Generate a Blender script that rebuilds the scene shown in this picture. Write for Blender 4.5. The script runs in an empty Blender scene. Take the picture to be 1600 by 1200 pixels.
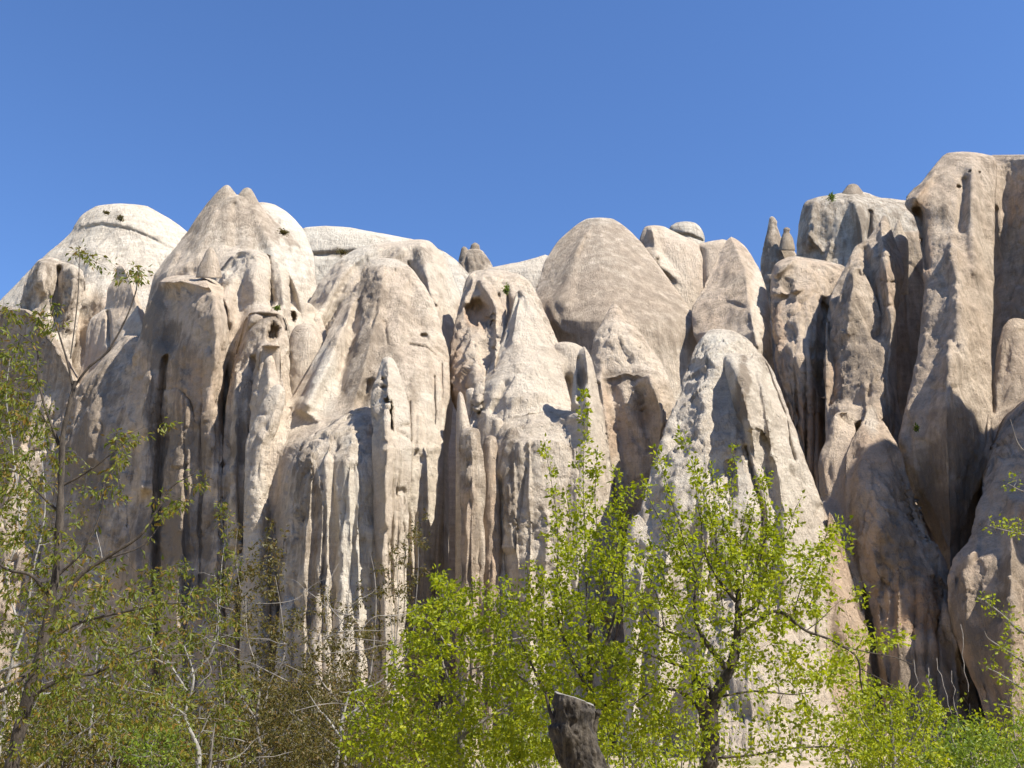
import bpy, math, random
import numpy as np
from mathutils import Vector

rng = np.random.default_rng(7)
random.seed(7)
sc = bpy.context.scene
COL = sc.collection

# ------------------------------------------------------------------ camera, sky, sun, exposure
EYE = 1.65
PITCH = math.radians(18.0)
HFOV = math.radians(55.0)
FPX = 800.0 / math.tan(HFOV / 2)
cam_d = bpy.data.cameras.new('camera')
cam_d.sensor_fit = 'HORIZONTAL'
cam_d.angle = HFOV
cam_d.clip_start = 0.05
cam_d.clip_end = 3000
cam = bpy.data.objects.new('camera', cam_d)
COL.objects.link(cam)
cam.location = (0, 0, EYE)
cam.rotation_euler = (math.radians(90) + PITCH, 0, 0)
sc.camera = cam

SUN_AZ = math.radians(58)    # to the right of straight behind the camera
SUN_EL = math.radians(50)
S = Vector((math.sin(SUN_AZ) * math.cos(SUN_EL), -math.cos(SUN_AZ) * math.cos(SUN_EL), math.sin(SUN_EL)))
world = bpy.data.worlds.new('World')
sc.world = world
world.use_nodes = True
wn = world.node_tree.nodes
wl = world.node_tree.links
for n in list(wn):
    wn.remove(n)
wo = wn.new('ShaderNodeOutputWorld')
bg = wn.new('ShaderNodeBackground')
sky = wn.new('ShaderNodeTexSky')
sky.sky_type = 'NISHITA'
sky.sun_disc = False
sky.sun_elevation = SUN_EL
sky.sun_rotation = math.atan2(S.x, S.y)
sky.altitude = 1200
sky.air_density = 1.35
sky.dust_density = 0.1
sky.ozone_density = 3.0
bg.inputs['Strength'].default_value = 0.081
tnt = wn.new('ShaderNodeMix'); tnt.data_type = 'RGBA'; tnt.blend_type = 'MULTIPLY'   # white balance of the photograph's blue
tnt.inputs[0].default_value = 1
tnt.inputs[7].default_value = (.72, .93, 1.28, 1)
wl.new(sky.outputs[0], tnt.inputs[6])
wl.new(tnt.outputs[2], bg.inputs[0])
wl.new(bg.outputs[0], wo.inputs[0])
sun_d = bpy.data.lights.new('sun', 'SUN')
sun_d.energy = 5.0
sun_d.angle = math.radians(0.5)
sun_d.color = (1.0, 0.95, 0.87)
sun = bpy.data.objects.new('sun', sun_d)
COL.objects.link(sun)
sun.rotation_euler = (-S).to_track_quat('-Z', 'Y').to_euler()
sun.location = (40, -40, 60)
sc.view_settings.view_transform = 'Standard'
sc.view_settings.look = 'None'
sc.view_settings.gamma = 1
sc.view_settings.exposure = 0.83
sc.view_settings.use_curve_mapping = False

# ------------------------------------------------------------------ helpers
CP, SP = math.cos(PITCH), math.sin(PITCH)

def at(px, py, Y):
    """photo pixel (1600x1200) and distance along +Y -> world points (vectorised)"""
    px = np.asarray(px, float); py = np.asarray(py, float); Y = np.asarray(Y, float)
    a = (px - 800) / FPX
    b = (600 - py) / FPX
    dy = CP - b * SP
    dz = SP + b * CP
    k = Y / dy
    return np.stack(np.broadcast_arrays(a * k, Y, EYE + dz * k), -1)

_p = np.random.default_rng(3).permutation(256)
PERM = np.concatenate([_p, _p, _p])
_g = np.random.default_rng(4).normal(size=(256, 3))
GRAD = _g / np.linalg.norm(_g, axis=1)[:, None]

def perlin(P):
    P = np.asarray(P, float)
    sh = P.shape[:-1]
    P = P.reshape(-1, 3)
    i = np.floor(P).astype(np.int64)
    f = P - i
    i &= 255
    u = f * f * f * (f * (f * 6 - 15) + 10)
    out = 0
    for dx in (0, 1):
        wx = u[:, 0] if dx else 1 - u[:, 0]
        for dy in (0, 1):
            wy = u[:, 1] if dy else 1 - u[:, 1]
            for dz in (0, 1):
                wz = u[:, 2] if dz else 1 - u[:, 2]
                h = PERM[PERM[PERM[(i[:, 0] + dx) & 255] + ((i[:, 1] + dy) & 255)] + ((i[:, 2] + dz) & 255)]
                g = GRAD[h]
                d = g[:, 0] * (f[:, 0] - dx) + g[:, 1] * (f[:, 1] - dy) + g[:, 2] * (f[:, 2] - dz)
                out = out + wx * wy * wz * d
    return (out * 1.5).reshape(sh)

def fbm(P, octv=3, gain=.5):
    a, s, t = 1.0, 1.0, 0
    for k in range(octv):
        t = t + a * perlin(P * s + 17.3 * k)
        a *= gain; s *= 2.03
    return t

def facets(P, seed=0.0):
    """broken rock: every cell of a jittered lattice is a plane of its own tilt"""
    sh = P.shape[:-1]
    P = P.reshape(-1, 3) + seed
    i = np.floor(P).astype(np.int64); f = P - i
    best = np.full(len(P), 9.0); val = np.zeros(len(P))
    for dx in (-1, 0, 1):
        for dy in (-1, 0, 1):
            for dz in (-1, 0, 1):
                h = PERM[PERM[PERM[(i[:, 0] + dx) & 255] + ((i[:, 1] + dy) & 255)] + ((i[:, 2] + dz) & 255)]
                c = np.stack([dx + PERM[h + 11] / 256, dy + PERM[h + 57] / 256, dz + PERM[h + 91] / 256], -1)
                d = f - c
                r = (d * d).sum(-1)
                m = r < best
                g = GRAD[h]
                v = d[:, 0] * g[:, 0] + d[:, 1] * g[:, 1] + d[:, 2] * g[:, 2] + (PERM[h + 33] / 256 - .5) * .5
                best = np.where(m, r, best); val = np.where(m, v, val)
    return val.reshape(sh)

def smooth(x, a, b):
    t = np.clip((x - a) / (b - a), 0, 1)
    return t * t * (3 - 2 * t)

def link(name, me, mat=None, parent=None):
    o = bpy.data.objects.new(name, me)
    COL.objects.link(o)
    if mat is not None:
        me.materials.append(mat)
    if parent is not None:
        o.parent = parent
    return o

def tag(o, label=None, cat=None, group=None, kind=None):
    if label: o['label'] = label
    if cat: o['category'] = cat
    if group: o['group'] = group
    if kind: o['kind'] = kind
    return o

def empty(name, loc, label, cat, group=None):
    o = bpy.data.objects.new(name, None)
    COL.objects.link(o)
    o.location = loc
    o.empty_display_size = .2
    return tag(o, label, cat, group)

def mesh_np(name, V, F, smooth_shade=True):
    """V (n,3), F (m,k) all same size or a list of such arrays"""
    me = bpy.data.meshes.new(name)
    Fs = F if isinstance(F, list) else [F]
    Fs = [f for f in Fs if len(f)]
    nl = sum(f.size for f in Fs)
    npoly = sum(len(f) for f in Fs)
    me.vertices.add(len(V))
    me.vertices.foreach_set('co', np.ascontiguousarray(V, np.float32).ravel())
    me.loops.add(nl)
    me.loops.foreach_set('vertex_index', np.concatenate([f.ravel() for f in Fs]).astype(np.int32))
    me.polygons.add(npoly)
    tot = np.concatenate([np.full(len(f), f.shape[1]) for f in Fs])
    st = np.concatenate([[0], np.cumsum(tot)[:-1]])
    me.polygons.foreach_set('loop_start', st.astype(np.int32))
    me.polygons.foreach_set('loop_total', tot.astype(np.int32))
    if smooth_shade:
        me.polygons.foreach_set('use_smooth', np.ones(npoly, bool))
    me.update(calc_edges=True)
    return me

# ------------------------------------------------------------------ materials
def new_mat(name):
    m = bpy.data.materials.new(name)
    m.use_nodes = True
    nt = m.node_tree
    for n in list(nt.nodes):
        nt.nodes.remove(n)
    out = nt.nodes.new('ShaderNodeOutputMaterial')
    b = nt.nodes.new('ShaderNodeBsdfPrincipled')
    nt.links.new(b.outputs[0], out.inputs[0])
    return m, nt, b, out

class NT:
    def __init__(s, nt): s.nt = nt
    def n(s, t, **kw):
        x = s.nt.nodes.new(t)
        for k, v in kw.items(): setattr(x, k, v)
        return x
    def l(s, a, b): s.nt.links.new(a, b)
    def noise(s, vec, scale, detail=4, rough=.55, dist=0):
        x = s.n('ShaderNodeTexNoise')
        x.inputs['Scale'].default_value = scale
        x.inputs['Detail'].default_value = detail
        x.inputs['Roughness'].default_value = rough
        x.inputs['Distortion'].default_value = dist
        s.l(vec, x.inputs['Vector'])
        return x.outputs[0]
    def mapv(s, vec, scale=(1, 1, 1), loc=(0, 0, 0)):
        x = s.n('ShaderNodeMapping')
        x.inputs['Scale'].default_value = scale
        x.inputs['Location'].default_value = loc
        s.l(vec, x.inputs['Vector'])
        return x.outputs[0]
    def ramp(s, f, a, b, va=0.0, vb=1.0):
        x = s.n('ShaderNodeMapRange')
        x.interpolation_type = 'SMOOTHSTEP'
        x.inputs['From Min'].default_value = a
        x.inputs['From Max'].default_value = b
        x.inputs['To Min'].default_value = va
        x.inputs['To Max'].default_value = vb
        s.l(f, x.inputs['Value'])
        return x.outputs[0]
    def mix(s, f, a, b, mode='MIX'):
        x = s.n('ShaderNodeMix', data_type='RGBA', blend_type=mode)
        if isinstance(f, (int, float)): x.inputs[0].default_value = f
        else: s.l(f, x.inputs[0])
        for i, v in ((6, a), (7, b)):
            if isinstance(v, tuple): x.inputs[i].default_value = (*v, 1)
            else: s.l(v, x.inputs[i])
        return x.outputs[2]
    def math(s, op, a, b=None, c=None):
        x = s.n('ShaderNodeMath', operation=op)
        for i, v in enumerate((a, b, c)):
            if v is None: continue
            if isinstance(v, (int, float)): x.inputs[i].default_value = v
            else: s.l(v, x.inputs[i])
        return x.outputs[0]

def rock_material():
    m, nt, b, out = new_mat('tuff_rock')
    t = NT(nt)
    geo = t.n('ShaderNodeNewGeometry')
    pos = geo.outputs['Position']
    att = t.n('ShaderNodeAttribute', attribute_name='tint')
    sep = t.n('ShaderNodeSeparateColor')
    t.l(att.outputs['Color'], sep.inputs[0])
    stain_shade, pale, warm = sep.outputs[0], sep.outputs[1], sep.outputs[2]
    n1 = t.noise(pos, .22, 4, .6)
    n2 = t.noise(pos, 1.1, 8, .68)
    n3 = t.noise(pos, 11, 5, .75)
    streak = t.noise(t.mapv(pos, (1.0, 1.0, .10)), 1.7, 8, .7, .4)
    strata = t.noise(t.mapv(pos, (.10, .10, 1.5)), 1.6, 7, .7, .2)
    c = t.mix(t.ramp(n1, .35, .65), (.68, .545, .405), (.78, .665, .515))
    c = t.mix(t.ramp(n2, .38, .62, 0, .35), c, (.55, .43, .31))
    c = t.mix(warm, c, (.50, .29, .15))
    c = t.mix(pale, c, (.77, .72, .60))
    c = t.mix(t.ramp(strata, .42, .60, 0, .28), c, (.38, .295, .215))
    # grey-brown weathering crust in patches and streaks; same channel carries painted shade
    patch = t.math('ADD', stain_shade, t.math('MULTIPLY', t.math('MULTIPLY', t.math('SUBTRACT', streak, .5), 1.7), t.math('ADD', att.outputs['Alpha'], .15)))
    patch = t.math('ADD', patch, t.math('MULTIPLY', t.math('MULTIPLY', t.math('SUBTRACT', n2, .5), 1.7), att.outputs['Alpha']))
    pm = t.ramp(patch, -.02, .82, 0, .9)
    c = t.mix(pm, c, (.25, .20, .148))
    n6 = t.noise(pos, 4.5, 9, .8)
    c = t.mix(t.ramp(n6, .40, .62, 0, .24), c, (.42, .33, .24))
    sp = t.ramp(n3, .55, .68, 0, .5)
    c = t.mix(sp, c, (.2, .16, .125))
    sp2 = t.ramp(t.noise(pos, 24, 4, .7), .54, .7, 0, .3)
    c = t.mix(sp2, c, (.70, .6, .48))
    t.l(c, b.inputs['Base Color'])
    b.inputs['Roughness'].default_value = .95
    b.inputs['Specular IOR Level'].default_value = .1
    # relief
    h1 = t.noise(pos, 1.1, 10, .72)
    h2 = t.noise(t.mapv(pos, (1, 1, .35)), 4.0, 8, .75)
    h3 = t.noise(pos, 14, 5, .75)
    h4 = t.noise(t.mapv(pos, (.7, .7, 5)), 2.2, 7, .72)
    vor = t.n('ShaderNodeTexVoronoi', feature='F1')
    vor.inputs['Scale'].default_value = 3.2
    t.l(pos, vor.inputs['Vector'])
    pit = t.ramp(vor.outputs['Distance'], .05, .28, -.22, 0)
    pit = t.math('MULTIPLY', t.math('MULTIPLY', pit, t.ramp(n2, .5, .62)), att.outputs['Alpha'])
    hs = t.math('MULTIPLY', t.math('MULTIPLY', h1, att.outputs['Alpha']), .62)
    hs = t.math('ADD', hs, t.math('MULTIPLY', h2, .26))
    hs = t.math('ADD', hs, t.math('MULTIPLY', h3, .14))
    hs = t.math('ADD', hs, t.math('MULTIPLY', h4, .06))
    hs = t.math('ADD', hs, pit)
    h5 = t.noise(t.mapv(pos, (1, 1, .07)), 4.5, 6, .65, .3)
    hs = t.math('ADD', hs, t.math('MULTIPLY', t.math('ABSOLUTE', t.math('SUBTRACT', h5, .5)), .55))
    bmp = t.n('ShaderNodeBump')
    bmp.inputs['Strength'].default_value = 1
    bmp.inputs['Distance'].default_value = .62
    t.l(hs, bmp.inputs['Height'])
    t.l(bmp.outputs[0], b.inputs['Normal'])
    return m

def leaf_material(name, c1, c2, c3, transl=.45):
    m, nt, b, out = new_mat(name)
    t = NT(nt)
    at_ = t.n('ShaderNodeAttribute', attribute_name='var')
    v = at_.outputs['Fac']
    c = t.mix(t.ramp(v, 0, .6), c1, c2)
    c = t.mix(t.ramp(v, .6, 1), c, c3)
    t.l(c, b.inputs['Base Color'])
    b.inputs['Roughness'].default_value = .5
    b.inputs['Specular IOR Level'].default_value = .35
    tr = t.n('ShaderNodeBsdfTranslucent')
    t.l(t.mix(.5, c, tuple(min(1, x * 1.35) for x in c2)), tr.inputs[0])
    mx = t.n('ShaderNodeMixShader')
    mx.inputs[0].default_value = transl
    t.l(b.outputs[0], mx.inputs[1]); t.l(tr.outputs[0], mx.inputs[2])
    t.l(mx.outputs[0], out.inputs[0])
    return m

def bark_material(name, c1, c2, scale=18, bump=.3):
    m, nt, b, out = new_mat(name)
    t = NT(nt)
    pos = t.n('ShaderNodeNewGeometry').outputs['Position']
    n = t.noise(t.mapv(pos, (1, 1, .35)), scale, 6, .7)
    t.l(t.mix(t.ramp(n, .35, .65), c1, c2), b.inputs['Base Color'])
    b.inputs['Roughness'].default_value = .9
    bmp = t.n('ShaderNodeBump')
    bmp.inputs['Strength'].default_value = .9
    bmp.inputs['Distance'].default_value = bump * .1
    t.l(n, bmp.inputs['Height']); t.l(bmp.outputs[0], b.inputs['Normal'])
    return m

ROCK = rock_material()
LEAF_G = leaf_material('leaf_spring_green', (.14, .185, .005), (.28, .325, .007), (.43, .43, .014), .5)
LEAF_O = leaf_material('leaf_olive', (.085, .12, .012), (.17, .185, .016), (.21, .115, .02), .45)
LEAF_B = leaf_material('leaf_bronze', (.07, .066, .014), (.12, .10, .016), (.14, .085, .02), .4)
LEAF_D = leaf_material('leaf_fresh', (.08, .13, .012), (.14, .205, .014), (.24, .3, .02), .42)
BARK_D = bark_material('bark_dark', (.028, .021, .016), (.085, .068, .052))
BARK_G = bark_material('bark_grey', (.12, .105, .09), (.27, .245, .215))
BARK_W = bark_material('bark_pale', (.17, .155, .135), (.38, .36, .33))

# ------------------------------------------------------------------ rocks
def profile(y, rows, cap):
    rows = sorted(rows)
    ys = np.array([r[0] for r in rows], float)
    xl = np.array([r[1] for r in rows], float)
    xr = np.array([r[2] for r in rows], float)
    L = np.interp(y, ys, xl); R = np.interp(y, ys, xr)
    # soften the outline (not the very top)
    k = 5
    ker = np.ones(2 * k + 1) / (2 * k + 1)
    def sm(a):
        p = np.pad(a, k, mode='edge')
        p[:k] = 2 * a[0] - a[1:k + 1][::-1]
        return np.convolve(p, ker, 'valid')
    Ls, Rs = sm(L), sm(R)
    f = smooth(y, ys[0] + 3, ys[0] + 18)
    L = L * (1 - f) + Ls * f; R = R * (1 - f) + Rs * f
    c = (xl[0] + xr[0]) / 2
    m = y < ys[1]
    if m.any():
        u = ((y[m] - ys[0]) / (ys[1] - ys[0])) ** cap
        L[m] = c + (xl[1] - c) * u; R[m] = c + (xr[1] - c) * u
    return L, R

def seg_field(px, py, pts):
    """distance field to a polyline with interpolated height and width; pts = (x, y, h, w)"""
    best = np.full(px.shape, 1e9); H = np.zeros(px.shape); side = np.zeros(px.shape)
    pts = [tuple(map(float, p)) for p in pts]
    if pts[-1][1] >= 780:                    # a rib that reaches the foot runs on to the ground
        q = pts[-1]; pts.append((q[0], 1300., q[2], q[3] * 1.3))
    for (x0, y0, h0, w0), (x1, y1, h1, w1) in zip(pts[:-1], pts[1:]):
        dx, dy = x1 - x0, y1 - y0
        L2 = dx * dx + dy * dy + 1e-9
        u = np.clip(((px - x0) * dx + (py - y0) * dy) / L2, 0, 1)
        qx, qy = px - (x0 + u * dx), py - (y0 + u * dy)
        w = w0 + u * (w1 - w0)
        d = np.sqrt(qx * qx + qy * qy) / w
        m = d < best
        best = np.where(m, d, best)
        H = np.where(m, h0 + u * (h1 - h0), H)
        side = np.where(m, np.sign(qx * dy - qy * dx), side)
    return best, H, side

ROCKS = []
def px_of(x, Y, z):
    dz, f = z - EYE, 1
    dep = Y * CP + dz * SP
    return 800 + x / dep * FPX, 600 - (-Y * SP + dz * CP) / dep * FPX

def rock_body(Y, rows, cap=.55, n=1.7, e=.78, nose=None, dk=.8, dmax=9, feats=(), tint=(.1, 0, 0), tb=(),
              rough=1.0, flute=0.5, fl_top=None, seed=0, step=2.3, bottom=1215, back=.55, fine=1.0, base_only=False, merge=None):
    y0 = rows[0][0]
    rough = min(rough, 1.2)
    bottom = max(bottom, rows[-1][0]) if bottom else rows[-1][0]
    ya = np.arange(y0 + .4, min(bottom, y0 + 14), 1.0)
    yb_ = np.arange(ya[-1] + step, min(bottom, 1010), step) if ya[-1] + step < bottom else np.array([])
    yc = np.arange(max(ya[-1], 1010) + 8, bottom + 8, 9) if bottom > 1015 else np.array([])
    ys = np.concatenate([ya, yb_, yc])
    yfine = np.arange(y0 + .4, bottom + 12, 1.0)
    Lf, Rf = profile(yfine, rows, cap)
    L = np.interp(ys, yfine, Lf); R = np.interp(ys, yfine, Rf)
    if not isinstance(Y[0], tuple):
        Yc = np.interp(ys, [y0, 1200], [Y[0], Y[1]])
    else:
        Yc = np.interp(ys, [q[0] for q in Y], [q[1] for q in Y])
    wpx = (R - L) / 2
    wm = wpx / FPX * Yc * 1.05
    D = dmax * (1 - np.exp(-dk * wm / dmax))
    kk = np.ones(13) / 13
    Ds = np.convolve(np.pad(D, 6, mode='edge'), kk, 'valid')
    ff = smooth(ys, y0 + 5, y0 + 40)
    D = D * (1 - ff) + Ds * ff
    nF = int(np.clip((R - L).max() / step, 14, 260)); nB = max(8, nF // 6)
    tf = -np.cos(np.linspace(0, np.pi, nF)) * .35 + np.linspace(-1, 1, nF) * .65
    tbk = -np.linspace(-1, 1, nB + 2)[1:-1]
    if nose is None: t0 = np.zeros(len(ys))
    elif isinstance(nose, (int, float)): t0 = np.full(len(ys), float(nose))
    else:
        nx = np.interp(ys, [q[0] for q in nose], [q[1] for q in nose])
        t0 = np.clip((nx - (L + R) / 2) / np.maximum(wpx, 1), -.85, .85)
    T = tf[None, :]
    s = np.where(T > t0[:, None], (T - t0[:, None]) / (1 - t0[:, None]), (t0[:, None] - T) / (1 + t0[:, None]))
    s = np.clip(s, 0, 1)
    p = np.clip(1 - s ** n, 0, 1) ** e
    PX = (L + R)[:, None] / 2 + T * wpx[:, None]
    PY = np.repeat(ys[:, None], nF, 1)
    dep = Yc[:, None] - D[:, None] * p
    dep0 = dep.copy()
    if merge is None: merge = (R - L).max() > 74
    if base_only:
        return (ys, PX, dep0, tint) if merge else None
    if merge and MERGE:
        zb = sample(MERGE['zb'], PX, PY)
        g = dep0 - zb
        wv = sample(MERGE['w'], PX, PY) * np.exp(-(np.maximum(np.abs(g) - 2.2, 0) / 1.8) ** 2)
        wv = wv * smooth(ys, y0 - 1, y0 + 12)[:, None]
        shift = (zb + .14 * smooth(g, -.3, .4) - dep0) * wv
        dep += shift; dep0 = dep0 + shift
    edge = np.clip((1 - np.abs(T)) * 6, 0, 1)
    edge = edge * smooth(ys, y0, y0 + 10)[:, None]
    fl_ = []
    for f in feats:
        if f[0] != 'knives': fl_.append(f); continue
        _, xa, xb, ya_, yb2, cnt, hh, ww = f
        rk = np.random.default_rng(int(seed * 100) + cnt)
        for k in range(cnt):
            x = xa + (xb - xa) * (k + rk.uniform(.1, .9)) / cnt
            yt = ya_ + rk.uniform(0, 1) ** 2 * (yb2 - ya_) * .45
            ye = yb2 - rk.uniform(0, .3) * (yb2 - ya_) * (rk.uniform() < .5)
            h = hh * rk.uniform(.4, 1.2) * (1 if rk.uniform() < .68 else -1.0)
            w = ww * rk.uniform(.5, 1.3)
            yy = np.linspace(yt, ye, 6)
            xx = x + np.cumsum(rk.normal(size=6)) * w * .35
            fl_.append(('ridge', [(xx[i], yy[i], h * (.35 + .65 * min(1, i / 1.5)) * rk.uniform(.7, 1.2), w * (.7 + .5 * i / 5)) for i in range(6)]))
    for f in fl_:
        kind = f[0]
        if kind in ('ridge', 'round', 'lridge', 'rridge', 'step'):
            d, H, sd = seg_field(PX, PY, f[1])
            if kind == 'lridge': d = np.where(sd > 0, d * .35, d)       # steep to one side
            if kind == 'rridge': d = np.where(sd < 0, d * .35, d)
            if kind == 'round': g = np.exp(-1.8 * d * d)
            else: g = np.clip(1 - d, 0, 1); g = g * (0.6 + .4 * g)
            dep -= H * g * edge
        elif kind == 'hole':
            _, x, y, rx, ry, h = f[:6]
            rot = math.radians(f[6]) if len(f) > 6 else 0
            qx, qy = PX - x, PY - y
            a = (qx * math.cos(rot) + qy * math.sin(rot)) / rx
            bq = (-qx * math.sin(rot) + qy * math.cos(rot)) / ry
            nn = .3 * fbm(np.stack([PX * .07, PY * .07, PX * 0 + seed], -1), 2)
            r = np.sqrt(a * a + bq * bq) + nn
            dep += h * (1 - smooth(r, .55, 1.05)) * edge
        elif kind == 'lump':
            _, x, y, rx, ry, h = f[:6]
            r = ((PX - x) / rx) ** 2 + ((PY - y) / ry) ** 2
            dep -= h * np.sqrt(np.clip(1 - r, 0, 1)) * edge
    V = at(PX, PY, dep)
    # back half
    Tb = tbk[None, :]
    pb = np.sqrt(np.clip(1 - Tb ** 2, 0, 1))
    PXb = (L + R)[:, None] / 2 + Tb * wpx[:, None]
    Vb = at(PXb, np.repeat(ys[:, None], nB, 1), Yc[:, None] + D[:, None] * back * pb)
    G = np.concatenate([V, Vb], 1)             # rows x ring
    nr, nc = G.shape[:2]
    # normals by finite differences
    G0 = np.concatenate([.65 * at(PX, PY, dep0) + .35 * V, Vb], 1)
    du = np.roll(G0, -1, 1) - np.roll(G0, 1, 1)
    dv = np.gradient(G0, axis=0)
    N = np.cross(du, dv)
    # robust against degenerate ring points: blend with neighbours
    N = N / (np.linalg.norm(N, axis=-1, keepdims=True) + 1e-9)
    if (N[nr // 2, nF // 2, 1]) > 0: N = -N
    sc_ = Yc[:, None] / 55.0
    Q = G if merge else G + seed * 3.17
    warp1 = np.stack([perlin(Q / 1.3 + 5), perlin(Q / 1.3 + 25), perlin(Q / 1.3 + 45)], -1)
    lo = fbm(Q / 5.5, 2) * .36
    big = -np.abs(fbm(Q * np.array([1, 1, .4]) / 3.0 + 9, 3, .55)) * .5 + .12
    fc = facets((Q + warp1 * .5) * np.array([1, 1, .55]) / 1.7) * .21
    fc2 = facets((Q + warp1 * .15) * np.array([1, 1, .8]) / .62, 31.0) * .07
    fi = fbm(Q / .5, 3, .65) * .05 - np.clip(.1 - np.abs(fbm(Q * np.array([1, 1, .6]) / 1.2 + 60, 2, .5)), 0, 1) * 1.1 * (rough - .6 if rough > .6 else 0)
    bare = smooth(fbm(Q / 6.0 + 70, 2), -.25, .35)
    disp = rough * (lo * .6 + big * .8 * min(rough, 1) + (fc + fc2) * (rough - .35 if rough > .35 else 0) * (.35 + bare) + fi * (.4 + .6 * bare))
    if flute:
        W = Q * np.array([1, 1, .075])
        warp = .5 * perlin(Q / 4)[..., None]
        fl = np.abs(fbm(W / 2.3 + warp, 2, .5))
        fl2 = np.abs(fbm(W / .8 + warp, 3, .6))
        fl3 = perlin(Q * np.array([1, 1, .25]) / 1.5 + 12)
        steep = 1 - np.abs(N[..., 2]) ** 1.5
        fm = steep * flute
        if fl_top is not None:
            fm = fm * smooth(ys, fl_top - 30, fl_top + 40)[:, None]
        disp = disp + fm * ((fl - .25) * .4 - np.clip(.11 - fl, 0, 1) * 3.4 + (np.minimum(fl2, .3) - .2) * .55 * (.6 + fl3))
    ef = np.ones((nr, nc))
    ef *= np.clip(wm / 1.6, .12, 1)[:, None]
    ef *= (0.15 + .85 * smooth(ys, y0, y0 + 22))[:, None]
    fade = np.ones(nc); fade[nF:] = .25
    fade[:nF] = .45 + .55 * np.clip((1 - np.abs(tf)) * 9, 0, 1)
    ef = ef * fade[None, :]
    G = G + N * (disp * ef)[..., None]
    # cap vertices
    top = at((L[0] + R[0]) / 2, ys[0] - .5, Yc[0])
    bot = G[-1].mean(0)
    Vt = np.concatenate([G.reshape(-1, 3), top[None], bot[None]])
    i = np.arange(nr - 1)[:, None] * nc; j = np.arange(nc)[None]; j2 = (j + 1) % nc
    q = np.stack([i + j, i + nc + j, i + nc + j2, i + j2], -1).reshape(-1, 4)
    ti = nr * nc
    jj = np.arange(nc); jj2 = (jj + 1) % nc
    t1 = np.stack([np.full(nc, ti), jj, jj2], -1)
    t2 = np.stack([np.full(nc, ti + 1), (nr - 1) * nc + jj2, (nr - 1) * nc + jj], -1)
    # tint
    TN = np.zeros((nr, nc, 4)); TN[..., 0] = tint[0]; TN[..., 1] = tint[1]; TN[..., 2] = tint[2]; TN[..., 3] = min(1.0, .12 + .75 * rough)
    PXa = np.concatenate([PX, PXb], 1); PYa = np.repeat(ys[:, None], nc, 1)
    wob = fbm(np.stack([PXa * .03, PYa * .03, PXa * 0 + seed * 1.7], -1), 3)
    for (ch, x, y, rx, ry, v) in tb:
        r = np.sqrt(((PXa - x) / rx) ** 2 + ((PYa - y) / ry) ** 2) + .45 * wob
        TN[..., ch] += v * (1 - smooth(r, .5, 1.15))
    if merge and MERGE:
        bl = sample(MERGE['seam'], PX, PY)
        for ch in range(3):
            t_ = TN[:, :nF, ch]
            TN[:, :nF, ch] = t_ + (sample(MERGE['tint'][ch], PX, PY) - tint[ch]) * bl
    TN[..., :3] = np.clip(TN[..., :3], -1, 1)
    TT = np.concatenate([TN.reshape(-1, 4), TN[0, :1], TN[-1, :1]])
    return Vt, q, np.concatenate([t1, t2]), TT

MERGE = {}
MX0, MY0, MST = -80, 220, 4
def sample(A, px, py):
    fx = np.clip((px - MX0) / MST, 0, A.shape[1] - 1.001); fy = np.clip((py - MY0) / MST, 0, A.shape[0] - 1.001)
    ix = fx.astype(int); iy = fy.astype(int); u = fx - ix; v = fy - iy
    return (A[iy, ix] * (1 - u) + A[iy, ix + 1] * u) * (1 - v) + (A[iy + 1, ix] * (1 - u) + A[iy + 1, ix + 1] * u) * v

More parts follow.
